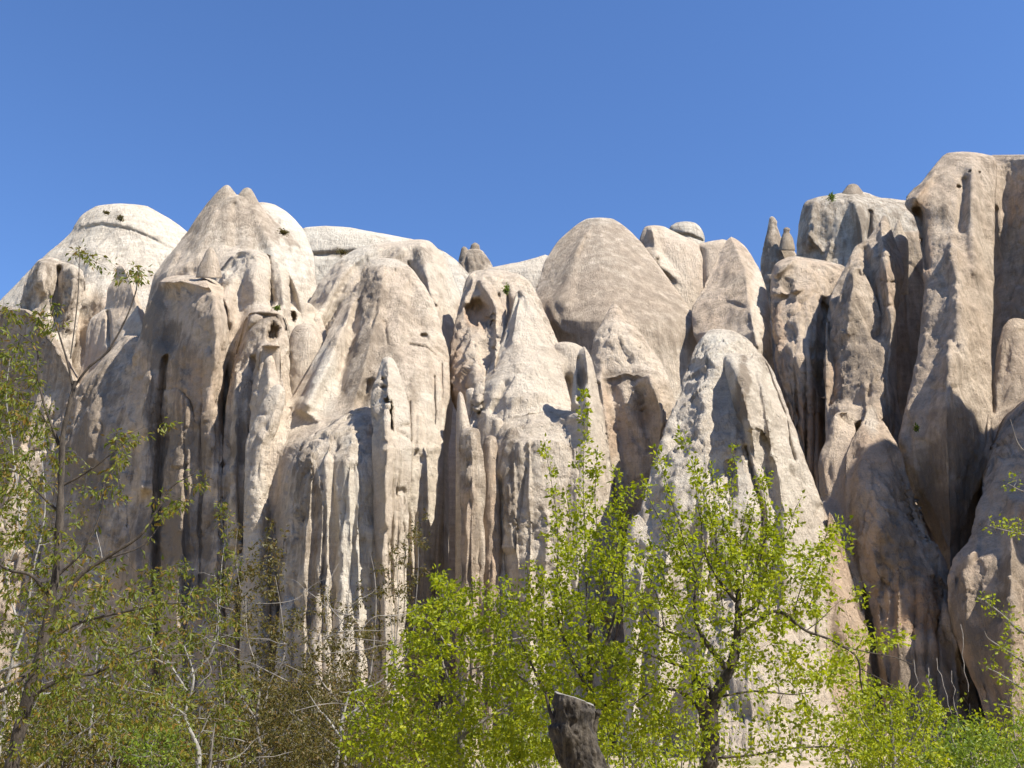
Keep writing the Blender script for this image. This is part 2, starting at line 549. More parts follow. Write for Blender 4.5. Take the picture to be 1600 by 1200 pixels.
def prepare_merge(specs):
    """the rocks grow out of one mass: blend neighbouring flanks where they lie close behind each other"""
    gx = np.arange(MX0, 1700, MST); gy = np.arange(MY0, 1224, MST)
    Z = np.full((len(gy), len(gx)), 400.0); TT = np.zeros((3,) + Z.shape)
    OW = np.zeros(Z.shape, int)
    for n_, (Y, rows, kw) in enumerate(specs):
        b = rock_body(Y, rows, base_only=True, **kw)
        if b is None: continue
        ys, PX, dep, tint = b
        for j, y in enumerate(gy):
            if y < ys[0] or y > ys[-1]: continue
            k = min(len(ys) - 2, max(0, np.searchsorted(ys, y) - 1)); f = (y - ys[k]) / (ys[k + 1] - ys[k])
            row_x = PX[k] * (1 - f) + PX[k + 1] * f; row_d = dep[k] * (1 - f) + dep[k + 1] * f
            d = np.interp(gx, row_x, row_d, left=999, right=999)
            m = d < Z[j]
            Z[j, m] = d[m]; OW[j, m] = n_ + 1
            for c in range(3): TT[c, j, m] = tint[c]
    X, Yg = np.meshgrid(gx, gy)
    mask = np.ones_like(Z)
    for line in ([(704, 520, 1, 20), (705, 700, 1, 20), (704, 1215, 1, 20)], [(1400, 690, 1, 14), (1440, 780, 1, 14), (1480, 900, 1, 14), (1530, 1080, 1, 14), (1545, 1200, 1, 14)],
                 [(1284, 480, 1, 10), (1286, 720, 1, 10)], [(1366, 930, 1, 18), (1375, 1080, 1, 18)], [(1550, 330, 1, 7), (1550, 640, 1, 7)]):
        d, _, _ = seg_field(X, Yg, line)
        mask = np.minimum(mask, smooth(d, .6, 1.1))
    Zb = Z.copy()
    num = np.zeros_like(Z); den = np.zeros_like(Z); mx = Z.copy(); mn = Z.copy(); oc = np.zeros_like(Z)
    edge = np.zeros_like(Z)
    edge[:, 1:] = np.maximum(edge[:, 1:], OW[:, 1:] != OW[:, :-1]); edge[1:] = np.maximum(edge[1:], OW[1:] != OW[:-1])
    R_ = 8
    gs = 0
    for dy in range(-R_, R_ + 1):
        for dx in range(-R_, R_ + 1):
            Zs = np.roll(np.roll(Z, dy, 0), dx, 1)
            gw = math.exp(-(dx * dx + dy * dy) / (2 * 3.0 ** 2))
            w = gw * np.exp(-((Zs - Z) / 9.0) ** 4)
            num += w * Zs; den += w
            oc += gw * np.roll(np.roll(edge, dy, 0), dx, 1); gs += gw
            if abs(dx) < 4 and abs(dy) < 4:
                mx = np.maximum(mx, Zs); mn = np.minimum(mn, Zs)
    Zb = num / den
    def blur(A, sg=2.2, R_=6):
        o = 0; t_ = 0
        for dy in range(-R_, R_ + 1):
            for dx in range(-R_, R_ + 1):
                w = math.exp(-(dx * dx + dy * dy) / (2 * sg * sg)); t_ += w
                o = o + w * np.roll(np.roll(A, dy, 0), dx, 1)
        return o / t_
    wr = blur(1 - smooth(mx - mn, 4.0, 6.5))
    wr = smooth(wr, .35, .95)
    W_ = smooth(oc / gs, .02, .10) * wr * mask
    Tb = TT.copy()
    near = np.zeros_like(Z); den = np.zeros_like(Z); num = np.zeros_like(TT)
    for dy in range(-5, 6):
        for dx in range(-5, 6):
            Zs = np.roll(np.roll(Z, dy, 0), dx, 1)
            w = math.exp(-(dx * dx + dy * dy) / (2 * 2.4 ** 2)) * np.exp(-((Zs - Z) / 5) ** 2)
            den += w
            for c in range(3): num[c] += w * np.roll(np.roll(TT[c], dy, 0), dx, 1)
    MERGE.update(z=Z, zb=Zb, mask=mask, tint=[num[c] / den for c in range(3)], seam=mask * .9, w=W_)

SPECS = []
def rock(*a, **k):
    k.setdefault('seed', len(SPECS) * 1.37 + 1)
    SPECS.append((a, k))

def build_rocks():
    sp = []
    for a, k in SPECS:
        kw = {q: v for q, v in k.items() if q not in ('cat', 'extras', 'group', 'mat')}
        sp.append((a[2], a[3], kw))
    prepare_merge(sp)
    for a, k in SPECS:
        build_rock(*a, **k)

def build_rock(name, label, Y, rows, cat='rock spire', extras=(), group='eroded tuff rocks of the cliff', mat=None, **kw):
    kw.setdefault('seed', len(ROCKS) * 1.37 + 1)
    parts = [rock_body(Y, rows, **kw)]
    for e in extras:
        e = dict(e)
        for k in ('tint', 'rough', 'flute', 'seed'):
            e.setdefault(k, kw.get(k, {'tint': (.1, 0, 0), 'rough': 1, 'flute': .3}.get(k)))
        parts.append(rock_body(**e))
    Vs, Qs, Ts, Cs, off = [], [], [], [], 0
    for V, q, t, c in parts:
        Vs.append(V); Qs.append(q + off); Ts.append(t + off); Cs.append(c); off += len(V)
    V = np.concatenate(Vs)
    base = np.array([V[:, 0].mean(), V[:, 1].mean(), V[:, 2].min()])
    me = mesh_np(name, V - base, [np.concatenate(Qs), np.concatenate(Ts)])
    a = me.color_attributes.new('tint', 'FLOAT_COLOR', 'POINT')
    a.data.foreach_set('color', np.concatenate(Cs).astype(np.float32).ravel())
    o = link(name, me, ROCK)
    o.location = base
    tag(o, label, cat, group)
    ROCKS.append(o)
    return o

# ---- the setting: valley floor and the plateau mass behind the spires
def ground():
    n = 160
    xs = np.sign(np.linspace(-1, 1, n)) * np.abs(np.linspace(-1, 1, n)) ** 2 * 900
    ysg = np.concatenate([-np.linspace(1, 0, 40) ** 2 * 600, np.linspace(0.6, 1, n) * 0 + np.linspace(1, 50, n), np.linspace(52, 900, 50)])
    X, Yg = np.meshgrid(xs, ysg)
    Z = .5 * fbm(np.stack([X / 14, Yg / 14, X * 0], -1), 3) - .5 + np.clip(Yg - 20, 0, 25) * .01 - 0.6 * np.exp(-(X ** 2 + Yg ** 2) / 30) + 42 * smooth(-Yg, 6, 75) + 6 * fbm(np.stack([X / 40, Yg / 40, X * 0 + 3], -1), 3) * smooth(-Yg, 15, 60)  # unseen hill added behind the camera cuts sky fill and bounces warm light
    V = np.stack([X, Yg, Z], -1)
    nr, nc = X.shape
    i = np.arange(nr - 1)[:, None] * nc; j = np.arange(nc - 1)[None]
    q = np.stack([i + j, i + j + 1, i + nc + j + 1, i + nc + j], -1).reshape(-1, 4)
    me = mesh_np('ground', V.reshape(-1, 3), q)
    m, nt, b, out = new_mat('valley_soil')
    t = NT(nt)
    pos = t.n('ShaderNodeNewGeometry').outputs['Position']
    c = t.mix(t.ramp(t.noise(pos, .8, 6), .4, .6), (.42, .33, .23), (.2, .18, .08))
    c = t.mix(t.ramp(t.noise(pos, 6, 5), .5, .7, 0, .6), c, (.25, .2, .14))
    t.l(c, b.inputs['Base Color']); b.inputs['Roughness'].default_value = 1
    bmp = t.n('ShaderNodeBump'); bmp.inputs['Distance'].default_value = .1
    t.l(t.noise(pos, 5, 6), bmp.inputs['Height']); t.l(bmp.outputs[0], b.inputs['Normal'])
    o = link('ground', me, m)
    tag(o, kind='structure')
ground()

STAIN_SHADE, PALE, WARM = 0, 1, 2  # first channel holds crust stains and also painted shade

def cliff_back():
    V, q, t, c = rock_body(Y=(98, 84), rows=[(470, 300, 1300), (480, -60, 1500), (520, -300, 1800), (1210, -500, 2000)],
                           cap=.6, dk=.12, dmax=5, tint=(.15, 0, .2), rough=2.0, flute=1.2, seed=77, step=7)
    me = mesh_np('cliff_wall', V, [q, t])
    a = me.color_attributes.new('tint', 'FLOAT_COLOR', 'POINT')
    a.data.foreach_set('color', c.astype(np.float32).ravel())
    o = link('cliff_wall', me, ROCK)
    tag(o, kind='structure')
cliff_back()

# ================= left third
rock('rock_dome', 'pale rounded rock dome with a thin curved ledge line, on the far left skyline', (98, 90),
     [(318, 170, 205), (322, 150, 230), (335, 128, 254), (350, 118, 278), (365, 110, 296), (380, 92, 320), (400, 68, 345),
      (430, 38, 370), (460, 8, 390), (500, -30, 400), (1200, -80, 420)], cat='rock dome', cap=.6, dk=.75, dmax=14,
     tint=(.1, .55, 0), tb=[(PALE, 150, 560, 130, 90, -.6)], flute=.1, rough=.8,
     feats=[('ridge', [(112, 362, .2, 6), (126, 350, .3, 9), (160, 345, .3, 9), (200, 352, .3, 9), (240, 366, .3, 9), (275, 384, .2, 7)]),
            ('ridge', [(112, 368, -.1, 4), (130, 356, -.3, 3), (160, 351, -.3, 3), (200, 358, -.3, 3), (240, 373, -.25, 3), (270, 388, -.1, 4)]),
            ('round', [(150, 400, .9, 40), (170, 520, 1.6, 35)]),
            ('round', [(60, 440, 1.5, 25), (40, 520, 1.5, 25)])])
rock('rock_shoulder', 'grey lumpy rock shoulder hanging below the pale dome at the far left', (88, 84),
     [(402, 66, 80), (408, 58, 98), (415, 52, 120), (424, 47, 131), (440, 40, 134), (465, 34, 132), (495, 30, 124), (530, 10, 118), (560, 0, 112), (1200, -30, 120)],
     cap=.5, dk=.8, dmax=6, tint=(.42, .25, 0), flute=.5, rough=1.3,
     feats=[('round', [(68, 410, 1.6, 14), (62, 450, 1.6, 14)]), ('round', [(118, 425, 1.8, 15), (112, 470, 2, 15), (108, 510, 1, 12)]),
            ('round', [(92, 420, -1.4, 8), (88, 490, -1.6, 9)])], tb=[(STAIN_SHADE, 80, 560, 70, 45, -.4)])
rock('rock_slope', 'pinkish eroded slope at the far left edge below the grey shoulder', (86, 80),
     [(478, -50, 20), (484, -56, 45), (500, -60, 70), (550, -64, 100), (600, -68, 130), (700, -74, 170), (1200, -90, 220)], cap=.5, dk=3.4, dmax=24, n=1.05, e=1, nose=.9,
     tint=(.55, .05, .05), flute=.3)  # first tint value raised to paint the slope's shade darker
rock('rock_spire', 'added rock shaped as a knob-tipped cast shadow, between the pale dome and the twin-tipped peak', (78, 72),  # stands in for a cast shadow; front turned from the sun to stay dark
     [(414, 185, 191), (420, 181, 195), (430, 180, 200), (440, 176, 206), (448, 168, 210), (470, 166, 217), (484, 164, 222), (490, 150, 226), (500, 140, 230), (520, 134, 236), (560, 133, 244), (600, 118, 260), (1200, 90, 280)],
     cap=.5, n=1.1, e=1, nose=.8, dk=2.6, dmax=10, tint=(.1, .1, .1), flute=.15, rough=.6, feats=[('ridge', [(168, 488, -.8, 5), (174, 560, -.9, 6)])])
rock('rock_peak', 'grey-tan peak with two small horn tips on the left skyline', (74, 62),
     [(304, 367, 373), (308, 334, 399), (314, 326, 402), (324, 319, 410), (340, 307, 428), (360, 295, 448), (380, 280, 466), (400, 262, 478), (430, 240, 492), (480, 228, 500), (560, 215, 505), (1200, 200, 520)],
     cat='rock peak', cap=.5, dk=.95, dmax=11, nose=[(303, 365), (400, 345), (600, 330)], n=1.5, tint=(.46, .1, 0), tb=[(STAIN_SHADE, 290, 430, 60, 50, -.3), (STAIN_SHADE, 350, 405, 70, 26, -.25), (PALE, 440, 420, 60, 60, .6), (STAIN_SHADE, 440, 430, 60, 60, -.35)],
     flute=.15, rough=.75, fl_top=400,
     feats=[('round', [(335, 330, .5, 10), (305, 400, .8, 16), (262, 440, .8, 14)]), ('round', [(400, 330, .6, 14), (430, 400, 1.0, 16)]),
            ('round', [(366, 322, -.5, 9), (368, 380, -.5, 14)]), ('ridge', [(275, 395, .8, 8), (262, 420, 1.2, 10), (250, 440, .8, 10)])],
     extras=[dict(Y=(73.5, 73.2), rows=[(289, 352, 357), (292, 348, 360), (297, 342, 364), (304, 335, 370), (315, 326, 376), (335, 315, 384)], bottom=336, cap=.5, rough=.35, flute=0),
             dict(Y=(73.5, 73.2), rows=[(293, 383, 389), (296, 379, 393), (302, 374, 397), (310, 369, 401), (335, 360, 416)], bottom=336, cap=.5, rough=.35, flute=0)])
rock('rock_dome', 'white smooth slope rising just behind and right of the twin-tipped peak', (84, 76),
     [(316, 400, 418), (320, 392, 430), (330, 380, 447), (342, 370, 460), (358, 360, 474), (400, 340, 490), (500, 330, 500), (1200, 300, 510)],
     cat='rock dome', cap=.6, dk=.8, dmax=10, tint=(.0, .75, 0), flute=.1, rough=.6)
rock('rock_ridge', 'long low white ridge on the skyline between the twin-tipped peak and the tall left cone', (92, 82),
     [(353, 490, 525), (355, 478, 545), (359, 470, 565), (364, 460, 590), (370, 450, 630), (378, 440, 664), (390, 435, 690), (405, 430, 712), (430, 425, 735), (470, 420, 745), (1200, 400, 750)],
     cat='rock ridge', cap=.8, dk=.22, dmax=6, tint=(.02, .7, 0), flute=.1, rough=.7,
     feats=[('ridge', [(470, 400, -.5, 6), (560, 394, -.5, 6), (600, 388, -.1, 6)]), ('round', [(430, 380, -2, 12), (445, 430, -2, 14)])],
     tb=[(STAIN_SHADE, 530, 395, 60, 9, .6)])
rock('rock_shoulder', 'pale knobbly rock shoulder in front of the twin-tipped peak', (66, 61),
     [(390, 385, 398), (394, 372, 410), (402, 360, 428), (420, 345, 446), (445, 335, 462), (470, 330, 476), (510, 335, 478), (560, 345, 470), (1200, 350, 460)],
     cap=.5, dk=.7, dmax=6, tint=(-.15, .3, 0), flute=.2, rough=1.3,
     feats=[('round', [(398, 400, .4, 10), (400, 430, 1.3, 20), (395, 500, 1, 24)]), ('round', [(362, 440, .9, 13), (355, 500, 1, 16)]), ('round', [(440, 410, .8, 12), (445, 480, 1.1, 14)]),
            ('ridge', [(420, 400, -1, 7), (425, 470, -1.3, 7), (420, 500, -1, 6)]), ('round', [(450, 420, -1.3, 8), (462, 500, -1.5, 9)])])
rock('rock_horn', 'tiny dark-sided rock horn standing on the pale shoulder below the twin-tipped peak', (63, 63),
     [(386, 326, 331), (392, 322, 335), (405, 316, 341), (420, 308, 345), (436, 305, 348)], bottom=436, cap=.7, dk=.8, tint=(.3, 0, .1), flute=0, rough=.7, cat='rock horn')
rock('rock_buttress', 'broad overhanging buttress, sunlit right edge, long shadowed face, left of the cave rock', ((430, 67), (560, 66), (700, 66), (1200, 63)),
     [(430, 282, 300), (434, 258, 322), (440, 248, 345), (452, 244, 366), (466, 238, 380), (480, 228, 386), (500, 222, 387), (520, 218, 382), (545, 210, 372), (570, 205, 362), (600, 200, 352), (660, 190, 352), (760, 175, 358), (900, 150, 362), (1200, 130, 365)],
     cat='rock buttress', cap=.4, n=1.05, e=1.0, nose=[(430, 318), (470, 338), (600, 338), (700, 342), (900, 352)], dk=2.6, dmax=17,
     tint=(.08, 0, .12), tb=[(STAIN_SHADE, 240, 500, 30, 60, .8), (STAIN_SHADE, 275, 545, 30, 50, .45), (STAIN_SHADE, 322, 480, 24, 30, .35), (STAIN_SHADE, 240, 620, 18, 60, .4), (WARM, 300, 600, 40, 60, .35),
                            (STAIN_SHADE, 270, 720, 70, 60, .5), (STAIN_SHADE, 290, 820, 60, 50, .6), (STAIN_SHADE, 320, 930, 40, 60, .6), (STAIN_SHADE, 230, 860, 60, 80, .5), (STAIN_SHADE, 290, 660, 60, 50, .3), (PALE, 362, 510, 20, 60, .25)],  # grey streaks, plus painted shade down the left face and a lighter sunlit edge
     flute=.35, fl_top=520, rough=1.0,
     feats=[('knives', 210, 345, 600, 1215, 9, .5, 9), ('ridge', [(246, 440, 1.2, 12), (285, 440, 1.2, 12), (318, 448, .9, 10)]), ('round', [(268, 470, -1.2, 16), (262, 530, -1.4, 18)]),
            ('round', [(232, 590, 1.0, 12), (222, 760, 1.4, 18)]), ('round', [(290, 590, .8, 14), (285, 900, 1.0, 20)]),
            ('ridge', [(258, 560, -1.5, 10), (248, 800, -1.6, 12)]),
            ('ridge', [(246, 610, -.25, 2.5), (280, 605, -.3, 2.5), (298, 625, -.3, 2.5), (308, 660, -.2, 2.5)])])
rock('rock_wall', 'shadowed fluted wall filling the gap at left below the diagonal sunlit tip', (74, 66),
     [(600, 90, 130), (620, 60, 200), (700, 30, 260), (800, 0, 300), (1200, -60, 330)], cap=.7, dk=.35, dmax=6, tint=(.25, 0, .05), flute=1.3,
     nose=.6, n=1.3, tb=[(STAIN_SHADE, 200, 800, 60, 90, .4)], feats=[('knives', 40, 300, 650, 1215, 9, .5, 10)])
rock('rock_spire', 'slanting spire whose small sunlit tip leans right, low in the left of the cliff', (72, 66),
     [(522, 200, 212), (528, 190, 220), (545, 176, 224), (565, 158, 226), (590, 132, 226), (620, 112, 222), (660, 96, 214), (720, 84, 208), (1200, 60, 215)],
     cap=.5, n=1.1, e=1, nose=.72, dk=2.3, dmax=12, tint=(.22, .05, .05), tb=[(STAIN_SHADE, 120, 760, 90, 120, .35), (STAIN_SHADE, 150, 600, 60, 40, .35), (STAIN_SHADE, 150, 700, 80, 80, .2)], flute=.6, fl_top=600,
     feats=[('round', [(206, 530, .5, 10), (165, 575, .7, 11), (115, 620, .7, 14)]), ('round', [(150, 620, .6, 18), (140, 900, 1.0, 22)])])

# ================= cave rock and small pillars left of the tall cone
rock('rock_spire', 'blocky rock with a dark arched cave hole near its top, left of the tall cone', (61, 56),
     [(486, 398, 420), (489, 390, 434), (496, 385, 444), (515, 380, 449), (540, 372, 452), (580, 362, 455), (640, 352, 458), (760, 345, 455), (1200, 335, 450)],
     cap=.35, n=2.3, dk=.9, dmax=5, nose=.15, tint=(.25, .05, 0), tb=[(STAIN_SHADE, 415, 498, 34, 14, .35), (STAIN_SHADE, 385, 700, 26, 40, .6)], flute=.6, fl_top=560, rough=1.3,
     feats=[('knives', 350, 450, 580, 1215, 8, .5, 6), ('hole', 426, 520, 10, 17, 2.4, 8), ('ridge', [(372, 590, 1, 12), (368, 800, 1.4, 14)]), ('ridge', [(395, 560, -1, 8), (392, 800, -1.6, 10)])])
rock('rock_pillar', 'small flat-topped sunlit pillar standing under the arched cave hole', (56.5, 55),
     [(538, 414, 432), (541, 409, 437), (550, 406, 438), (580, 402, 440), (620, 396, 446), (680, 388, 450), (1200, 380, 455)],
     cat='rock pillar', cap=.4, n=1.3, e=.9, dk=1.2, tint=(0, .15, 0), flute=.3, rough=.9)
rock('rock_spire', 'smooth tan lobe between the small flat-topped pillar and the left flank of the tall cone', (61.5, 57.5),
     [(505, 470, 484), (509, 462, 494), (520, 455, 503), (545, 450, 506), (580, 446, 500), (640, 440, 490), (1200, 430, 480)],
     cap=.5, dk=.9, dmax=5, tint=(.1, .15, .05), flute=.1, rough=.7)
rock('rock_shoulder', 'pinkish shoulder with a small round hole, just right of the rock with the arched cave', (66, 62),
     [(470, 452, 470), (475, 446, 486), (490, 442, 500), (520, 440, 510), (600, 436, 510), (1200, 430, 505)],
     cap=.5, dk=.6, dmax=4, tint=(0, .15, .15), flute=.1, rough=.8, feats=[('hole', 457, 495, 7, 9, 1.4, 20), ('round', [(480, 510, .8, 10), (475, 600, 1, 14)])], tb=[(WARM, 457, 495, 10, 12, .5)])
# ================= the tall left cones
rock('rock_cone', 'rounded summit with a darker knob and pale ribs sweeping left, behind the tall left cone', (71, 62),
     [(374, 648, 664), (376, 630, 670), (380, 590, 676), (386, 565, 682), (396, 545, 692), (415, 522, 702), (440, 500, 712), (470, 484, 722), (500, 470, 724), (540, 456, 720), (600, 446, 712), (700, 440, 702), (1200, 430, 700)],
     cat='rock cone', cap=.6, dk=.75, dmax=12, n=1.6, nose=[(374, 655), (440, 668), (600, 672)], tint=(0, .25, .03), tb=[(STAIN_SHADE, 660, 405, 18, 22, .45), (STAIN_SHADE, 615, 400, 20, 20, .25), (PALE, 560, 400, 40, 24, .4), (PALE, 705, 440, 16, 40, .3)],
     flute=.08, fl_top=480, rough=.85,
     feats=[('round', [(657, 382, .8, 12), (668, 430, 1.8, 14), (682, 500, 1.5, 14), (686, 600, 1.4, 12)]),
            ('round', [(640, 385, .5, 10), (590, 420, 1.0, 13), (548, 470, 1.5, 16), (505, 540, 1.6, 16), (480, 600, 1.4, 16)]),
            ('round', [(600, 385, .3, 9), (550, 410, .9, 11), (515, 460, 1.3, 13), (490, 520, 1.2, 13)]),
            ('ridge', [(620, 392, -.4, 5), (575, 425, -.8, 7), (530, 480, -1.0, 8), (495, 535, -.9, 8)]),
            ('hole', 485, 449, 7, 18, 2.0, 22),
            ('ridge', [(640, 415, -1.2, 7), (652, 450, -1.6, 8), (672, 490, -1.0, 7)]), ('hole', 676, 478, 7, 4, .6, 30)])
rock('rock_cone', 'tall broad grey-and-white cone with ribs running down to the left, left of the dark cleft', ((404, 64), (560, 60), (700, 56.5), (1200, 56)),
     [(403, 592, 608), (406, 582, 622), (414, 571, 636), (425, 565, 648), (446, 560, 662), (462, 556, 672), (474, 540, 678), (484, 530, 682), (510, 516, 690), (544, 500, 700), (580, 481, 702), (619, 459, 702), (640, 434, 698), (665, 420, 695), (690, 400, 694), (760, 392, 693), (900, 385, 693), (1200, 380, 695)],
     cat='rock cone', cap=.45, dk=.8, dmax=6.5, n=1.6, e=.8, nose=[(403, 602), (500, 612), (600, 620), (700, 590), (900, 580)],
     tint=(.15, .1, 0), tb=[(STAIN_SHADE, 580, 470, 26, 60, .5), (STAIN_SHADE, 585, 560, 45, 60, .42), (STAIN_SHADE, 560, 620, 30, 40, .35), (STAIN_SHADE, 640, 500, 24, 50, .2),
                            (PALE, 505, 600, 26, 60, .5), (STAIN_SHADE, 505, 600, 26, 60, -.3), (PALE, 605, 410, 40, 10, .4), (PALE, 665, 760, 40, 160, .3), (STAIN_SHADE, 665, 760, 50, 160, -.3), (STAIN_SHADE, 650, 610, 14, 30, .3)],
     flute=.35, fl_top=650, rough=.85,
     feats=[('knives', 625, 696, 620, 1215, 10, .4, 5), ('round', [(548, 474, .5, 10), (530, 520, 1.4, 14), (510, 570, 1.9, 18), (480, 630, 1.8, 18)]),
            ('round', [(560, 470, -.7, 9), (548, 540, -1.0, 14), (530, 610, -1.0, 14)]),
            ('round', [(640, 450, -.5, 12), (655, 520, -.4, 16)]),
            ('rridge', [(598, 440, .5, 12), (588, 500, .8, 14), (572, 560, .9, 15), (560, 610, .7, 15)]),
            ('ridge', [(578, 600, -1.0, 12), (560, 640, -1.0, 12)]), ('ridge', [(590, 470, -.25, 4), (580, 510, -.3, 4)]), ('ridge', [(600, 500, -.25, 4), (606, 540, -.25, 4)]),
            ('hole', 662, 525, 7, 4, .5), ('ridge', [(640, 535, -.3, 3), (665, 545, -.3, 3), (690, 560, -.2, 3)]),
            ('ridge', [(678, 590, -.6, 3), (680, 660, -.6, 3)]), ('ridge', [(690, 570, -.6, 3), (691, 720, -.6, 3)]), ('ridge', [(640, 630, -.5, 3), (642, 690, -.5, 3)]),
            ('ridge', [(655, 650, .4, 6), (655, 700, .4, 8)]),
            ('ridge', [(425, 680, -1.5, 5), (450, 640, -1.2, 7)]), ('step', [(470, 640, .5, 10), (500, 660, .6, 10), (480, 690, .4, 10)])])
rock('rock_spire', 'thin white-topped spire with pitted holes at the foot of the tall left cone', ((556, 53.5), (700, 50), (1200, 48.5)),
     [(557, 603, 609), (561, 597, 615), (572, 594, 621), (590, 589, 626), (605, 582, 632), (640, 580, 640), (700, 582, 644), (780, 584, 640), (890, 588, 634), (1200, 580, 640)],
     cap=.5, dk=1.5, dmax=4.5, n=1.5, nose=[(557, 606), (700, 608), (900, 606)], tint=(-.1, .5, 0), tb=[(PALE, 608, 800, 30, 200, -.3)], flute=1.0, rough=1.0,
     feats=[('knives', 585, 640, 600, 1215, 8, .4, 4), ('hole', 600, 593, 4, 4, .6), ('hole', 598, 606, 4, 4, .6), ('hole', 611, 650, 3.5, 28, 1.6), ('hole', 604, 625, 3, 8, .9),
            ('ridge', [(606, 565, .5, 8), (604, 700, .8, 10), (602, 880, .8, 10)])])
rock('rock_buttress', 'jagged-crested grey-white buttress at the foot of the tall left cone', ((636, 54.2), (720, 51.2), (1200, 48.2)),
     [(636, 568, 574), (639, 556, 592), (646, 545, 600), (652, 535, 602), (660, 522, 604), (668, 514, 606), (673, 500, 607), (684, 482, 608), (694, 474, 610), (702, 468, 611), (740, 458, 612), (800, 448, 612), (900, 438, 612), (1200, 425, 615)],
     cat='rock buttress', cap=.8, dk=.75, dmax=4.5, n=1.5, e=.85, nose=[(640, 560), (720, 548), (900, 545)], tint=(.1, .35, 0), tb=[(STAIN_SHADE, 480, 760, 26, 100, .5), (PALE, 555, 850, 50, 200, .4), (STAIN_SHADE, 560, 860, 50, 160, -.2), (STAIN_SHADE, 545, 700, 34, 40, .2), (STAIN_SHADE, 480, 900, 30, 100, .3)],  # left part darker, middle paler
     flute=.5, rough=1.1, fl_top=650,
     feats=[('ridge', [(553, 650, .3, 8), (545, 720, .5, 16), (548, 900, .3, 20)]), ('ridge', [(512, 676, .4, 7), (505, 760, .6, 12), (500, 900, .5, 14)]),
            ('ridge', [(486, 690, .5, 5), (484, 760, .8, 8), (474, 900, .8, 10)]), ('ridge', [(524, 690, -.3, 6), (520, 850, -.4, 8)]),
            ('knives', 455, 600, 665, 1215, 10, .45, 6)])
rock('rock_pillar', 'pale rounded pillar at the left end of the fluted group under the cave rock', (58, 56.5),
     [(688, 400, 406), (692, 396, 412), (702, 391, 417), (730, 388, 420), (800, 385, 424), (1200, 375, 430)], cat='rock pillar', cap=.5, n=1.3, e=.9, dk=1.2, tint=(.15, .2, 0), flute=1.2, rough=1.1)
rock('rock_pillar', 'short stout pillar with a squared pale head, second in the group under the cave rock', (57.5, 56),
     [(674, 430, 446), (678, 424, 462), (684, 421, 472), (700, 419, 474), (730, 417, 472), (760, 416, 470), (1200, 405, 470)], cat='rock pillar', cap=.4, dk=.9, tint=(.2, .15, 0), flute=1.4, rough=1.2, feats=[('knives', 415, 472, 690, 1215, 7, .5, 4.5)])
rock('rock_spur', 'narrow bright jagged spur running down below the small flat-topped pillar', (55.5, 52.5),
     [(600, 430, 440), (612, 420, 446), (625, 412, 446), (650, 400, 440), (675, 388, 432), (690, 382, 424), (720, 382, 420), (1200, 372, 420)], cat='rock spur', cap=.5, dk=1.1, n=1.5, nose=.3,
     tint=(-.1, .35, 0), flute=.6, rough=1.3)
rock('rock_pillar', 'grey rounded pillar, third in the fluted group, beside the jagged buttress', (55.5, 54),
     [(728, 444, 454), (734, 438, 464), (746, 434, 470), (780, 428, 474), (850, 422, 474), (1200, 405, 470)], cat='rock pillar', cap=.5, n=1.3, e=.9, dk=1.2, tint=(.4, .05, 0), flute=1.2, rough=1.2, feats=[('knives', 430, 474, 750, 1215, 5, .5, 4.5)])

# ================= centre: right of the dark cleft
rock('rock_ridge', 'cream saddle of rock on the skyline between the small grey pinnacle and the great cone', (84, 74),
     [(398, 846, 858), (403, 836, 866), (409, 812, 880), (415, 775, 890), (421, 755, 900), (432, 742, 905), (460, 735, 910), (1200, 720, 920)],
     cat='rock ridge', cap=.9, dk=.3, dmax=6, tint=(-.15, .55, 0), flute=.15, rough=.8)
rock('rock_pinnacle', 'small dark grey pinnacle with two tiny tips, alone on the skyline at centre', (96, 94),
     [(388, 735, 748), (392, 728, 754), (400, 721, 760), (410, 718, 766), (420, 716, 772), (445, 713, 776), (480, 705, 790)], bottom=480, cat='rock pinnacle',
     cap=.5, dk=.9, tint=(.75, .2, 0), flute=.5, rough=1.3,
     extras=[dict(Y=(96, 96), rows=[(379, 739, 745), (383, 736, 749), (394, 733, 751), (402, 732, 752)], bottom=402, cap=.6, rough=.5, flute=0),
             dict(Y=(96, 96), rows=[(385, 723, 727), (388, 721, 730), (400, 718, 736), (408, 716, 742)], bottom=408, cap=.6, rough=.5, flute=0)])
rock('rock_tower', 'cream rock tower with a shallow arched alcove near its top, right of the dark cleft', ((420, 66), (600, 60), (1200, 56)),
     [(421, 752, 772), (423, 742, 790), (430, 733, 812), (440, 727, 826), (460, 721, 838), (480, 716, 848), (510, 710, 860), (550, 702, 878), (600, 700, 890), (630, 704, 900), (660, 722, 900), (1200, 740, 910)],
     cat='rock tower', cap=.5, dk=.7, dmax=8, n=1.8, nose=[(420, 765), (500, 775), (640, 750)], tint=(0, .1, .12),
     tb=[(WARM, 712, 600, 22, 120, .55), (WARM, 745, 490, 22, 26, .5), (WARM, 800, 500, 12, 40, .3)], flute=.3, fl_top=500, rough=1.6,
     feats=[('hole', 745, 487, 19, 22, 1.5), ('round', [(735, 440, 1, 12), (722, 470, .8, 10)]), ('round', [(742, 530, .5, 12), (742, 570, 1.5, 20), (745, 640, .8, 16)]),
            ('ridge', [(752, 440, .8, 8), (775, 480, 1.0, 12), (772, 580, 1.2, 12)]), ('ridge', [(760, 620, -1.4, 6), (768, 540, -1, 6)]),
            ('hole', 769, 490, 3, 4, .5), ('hole', 779, 462, 3, 4, .5), ('hole', 768, 500, 3, 3, .5), ('ridge', [(795, 460, -1, 5), (790, 540, -1.4, 7), (765, 590, -1, 7)])])
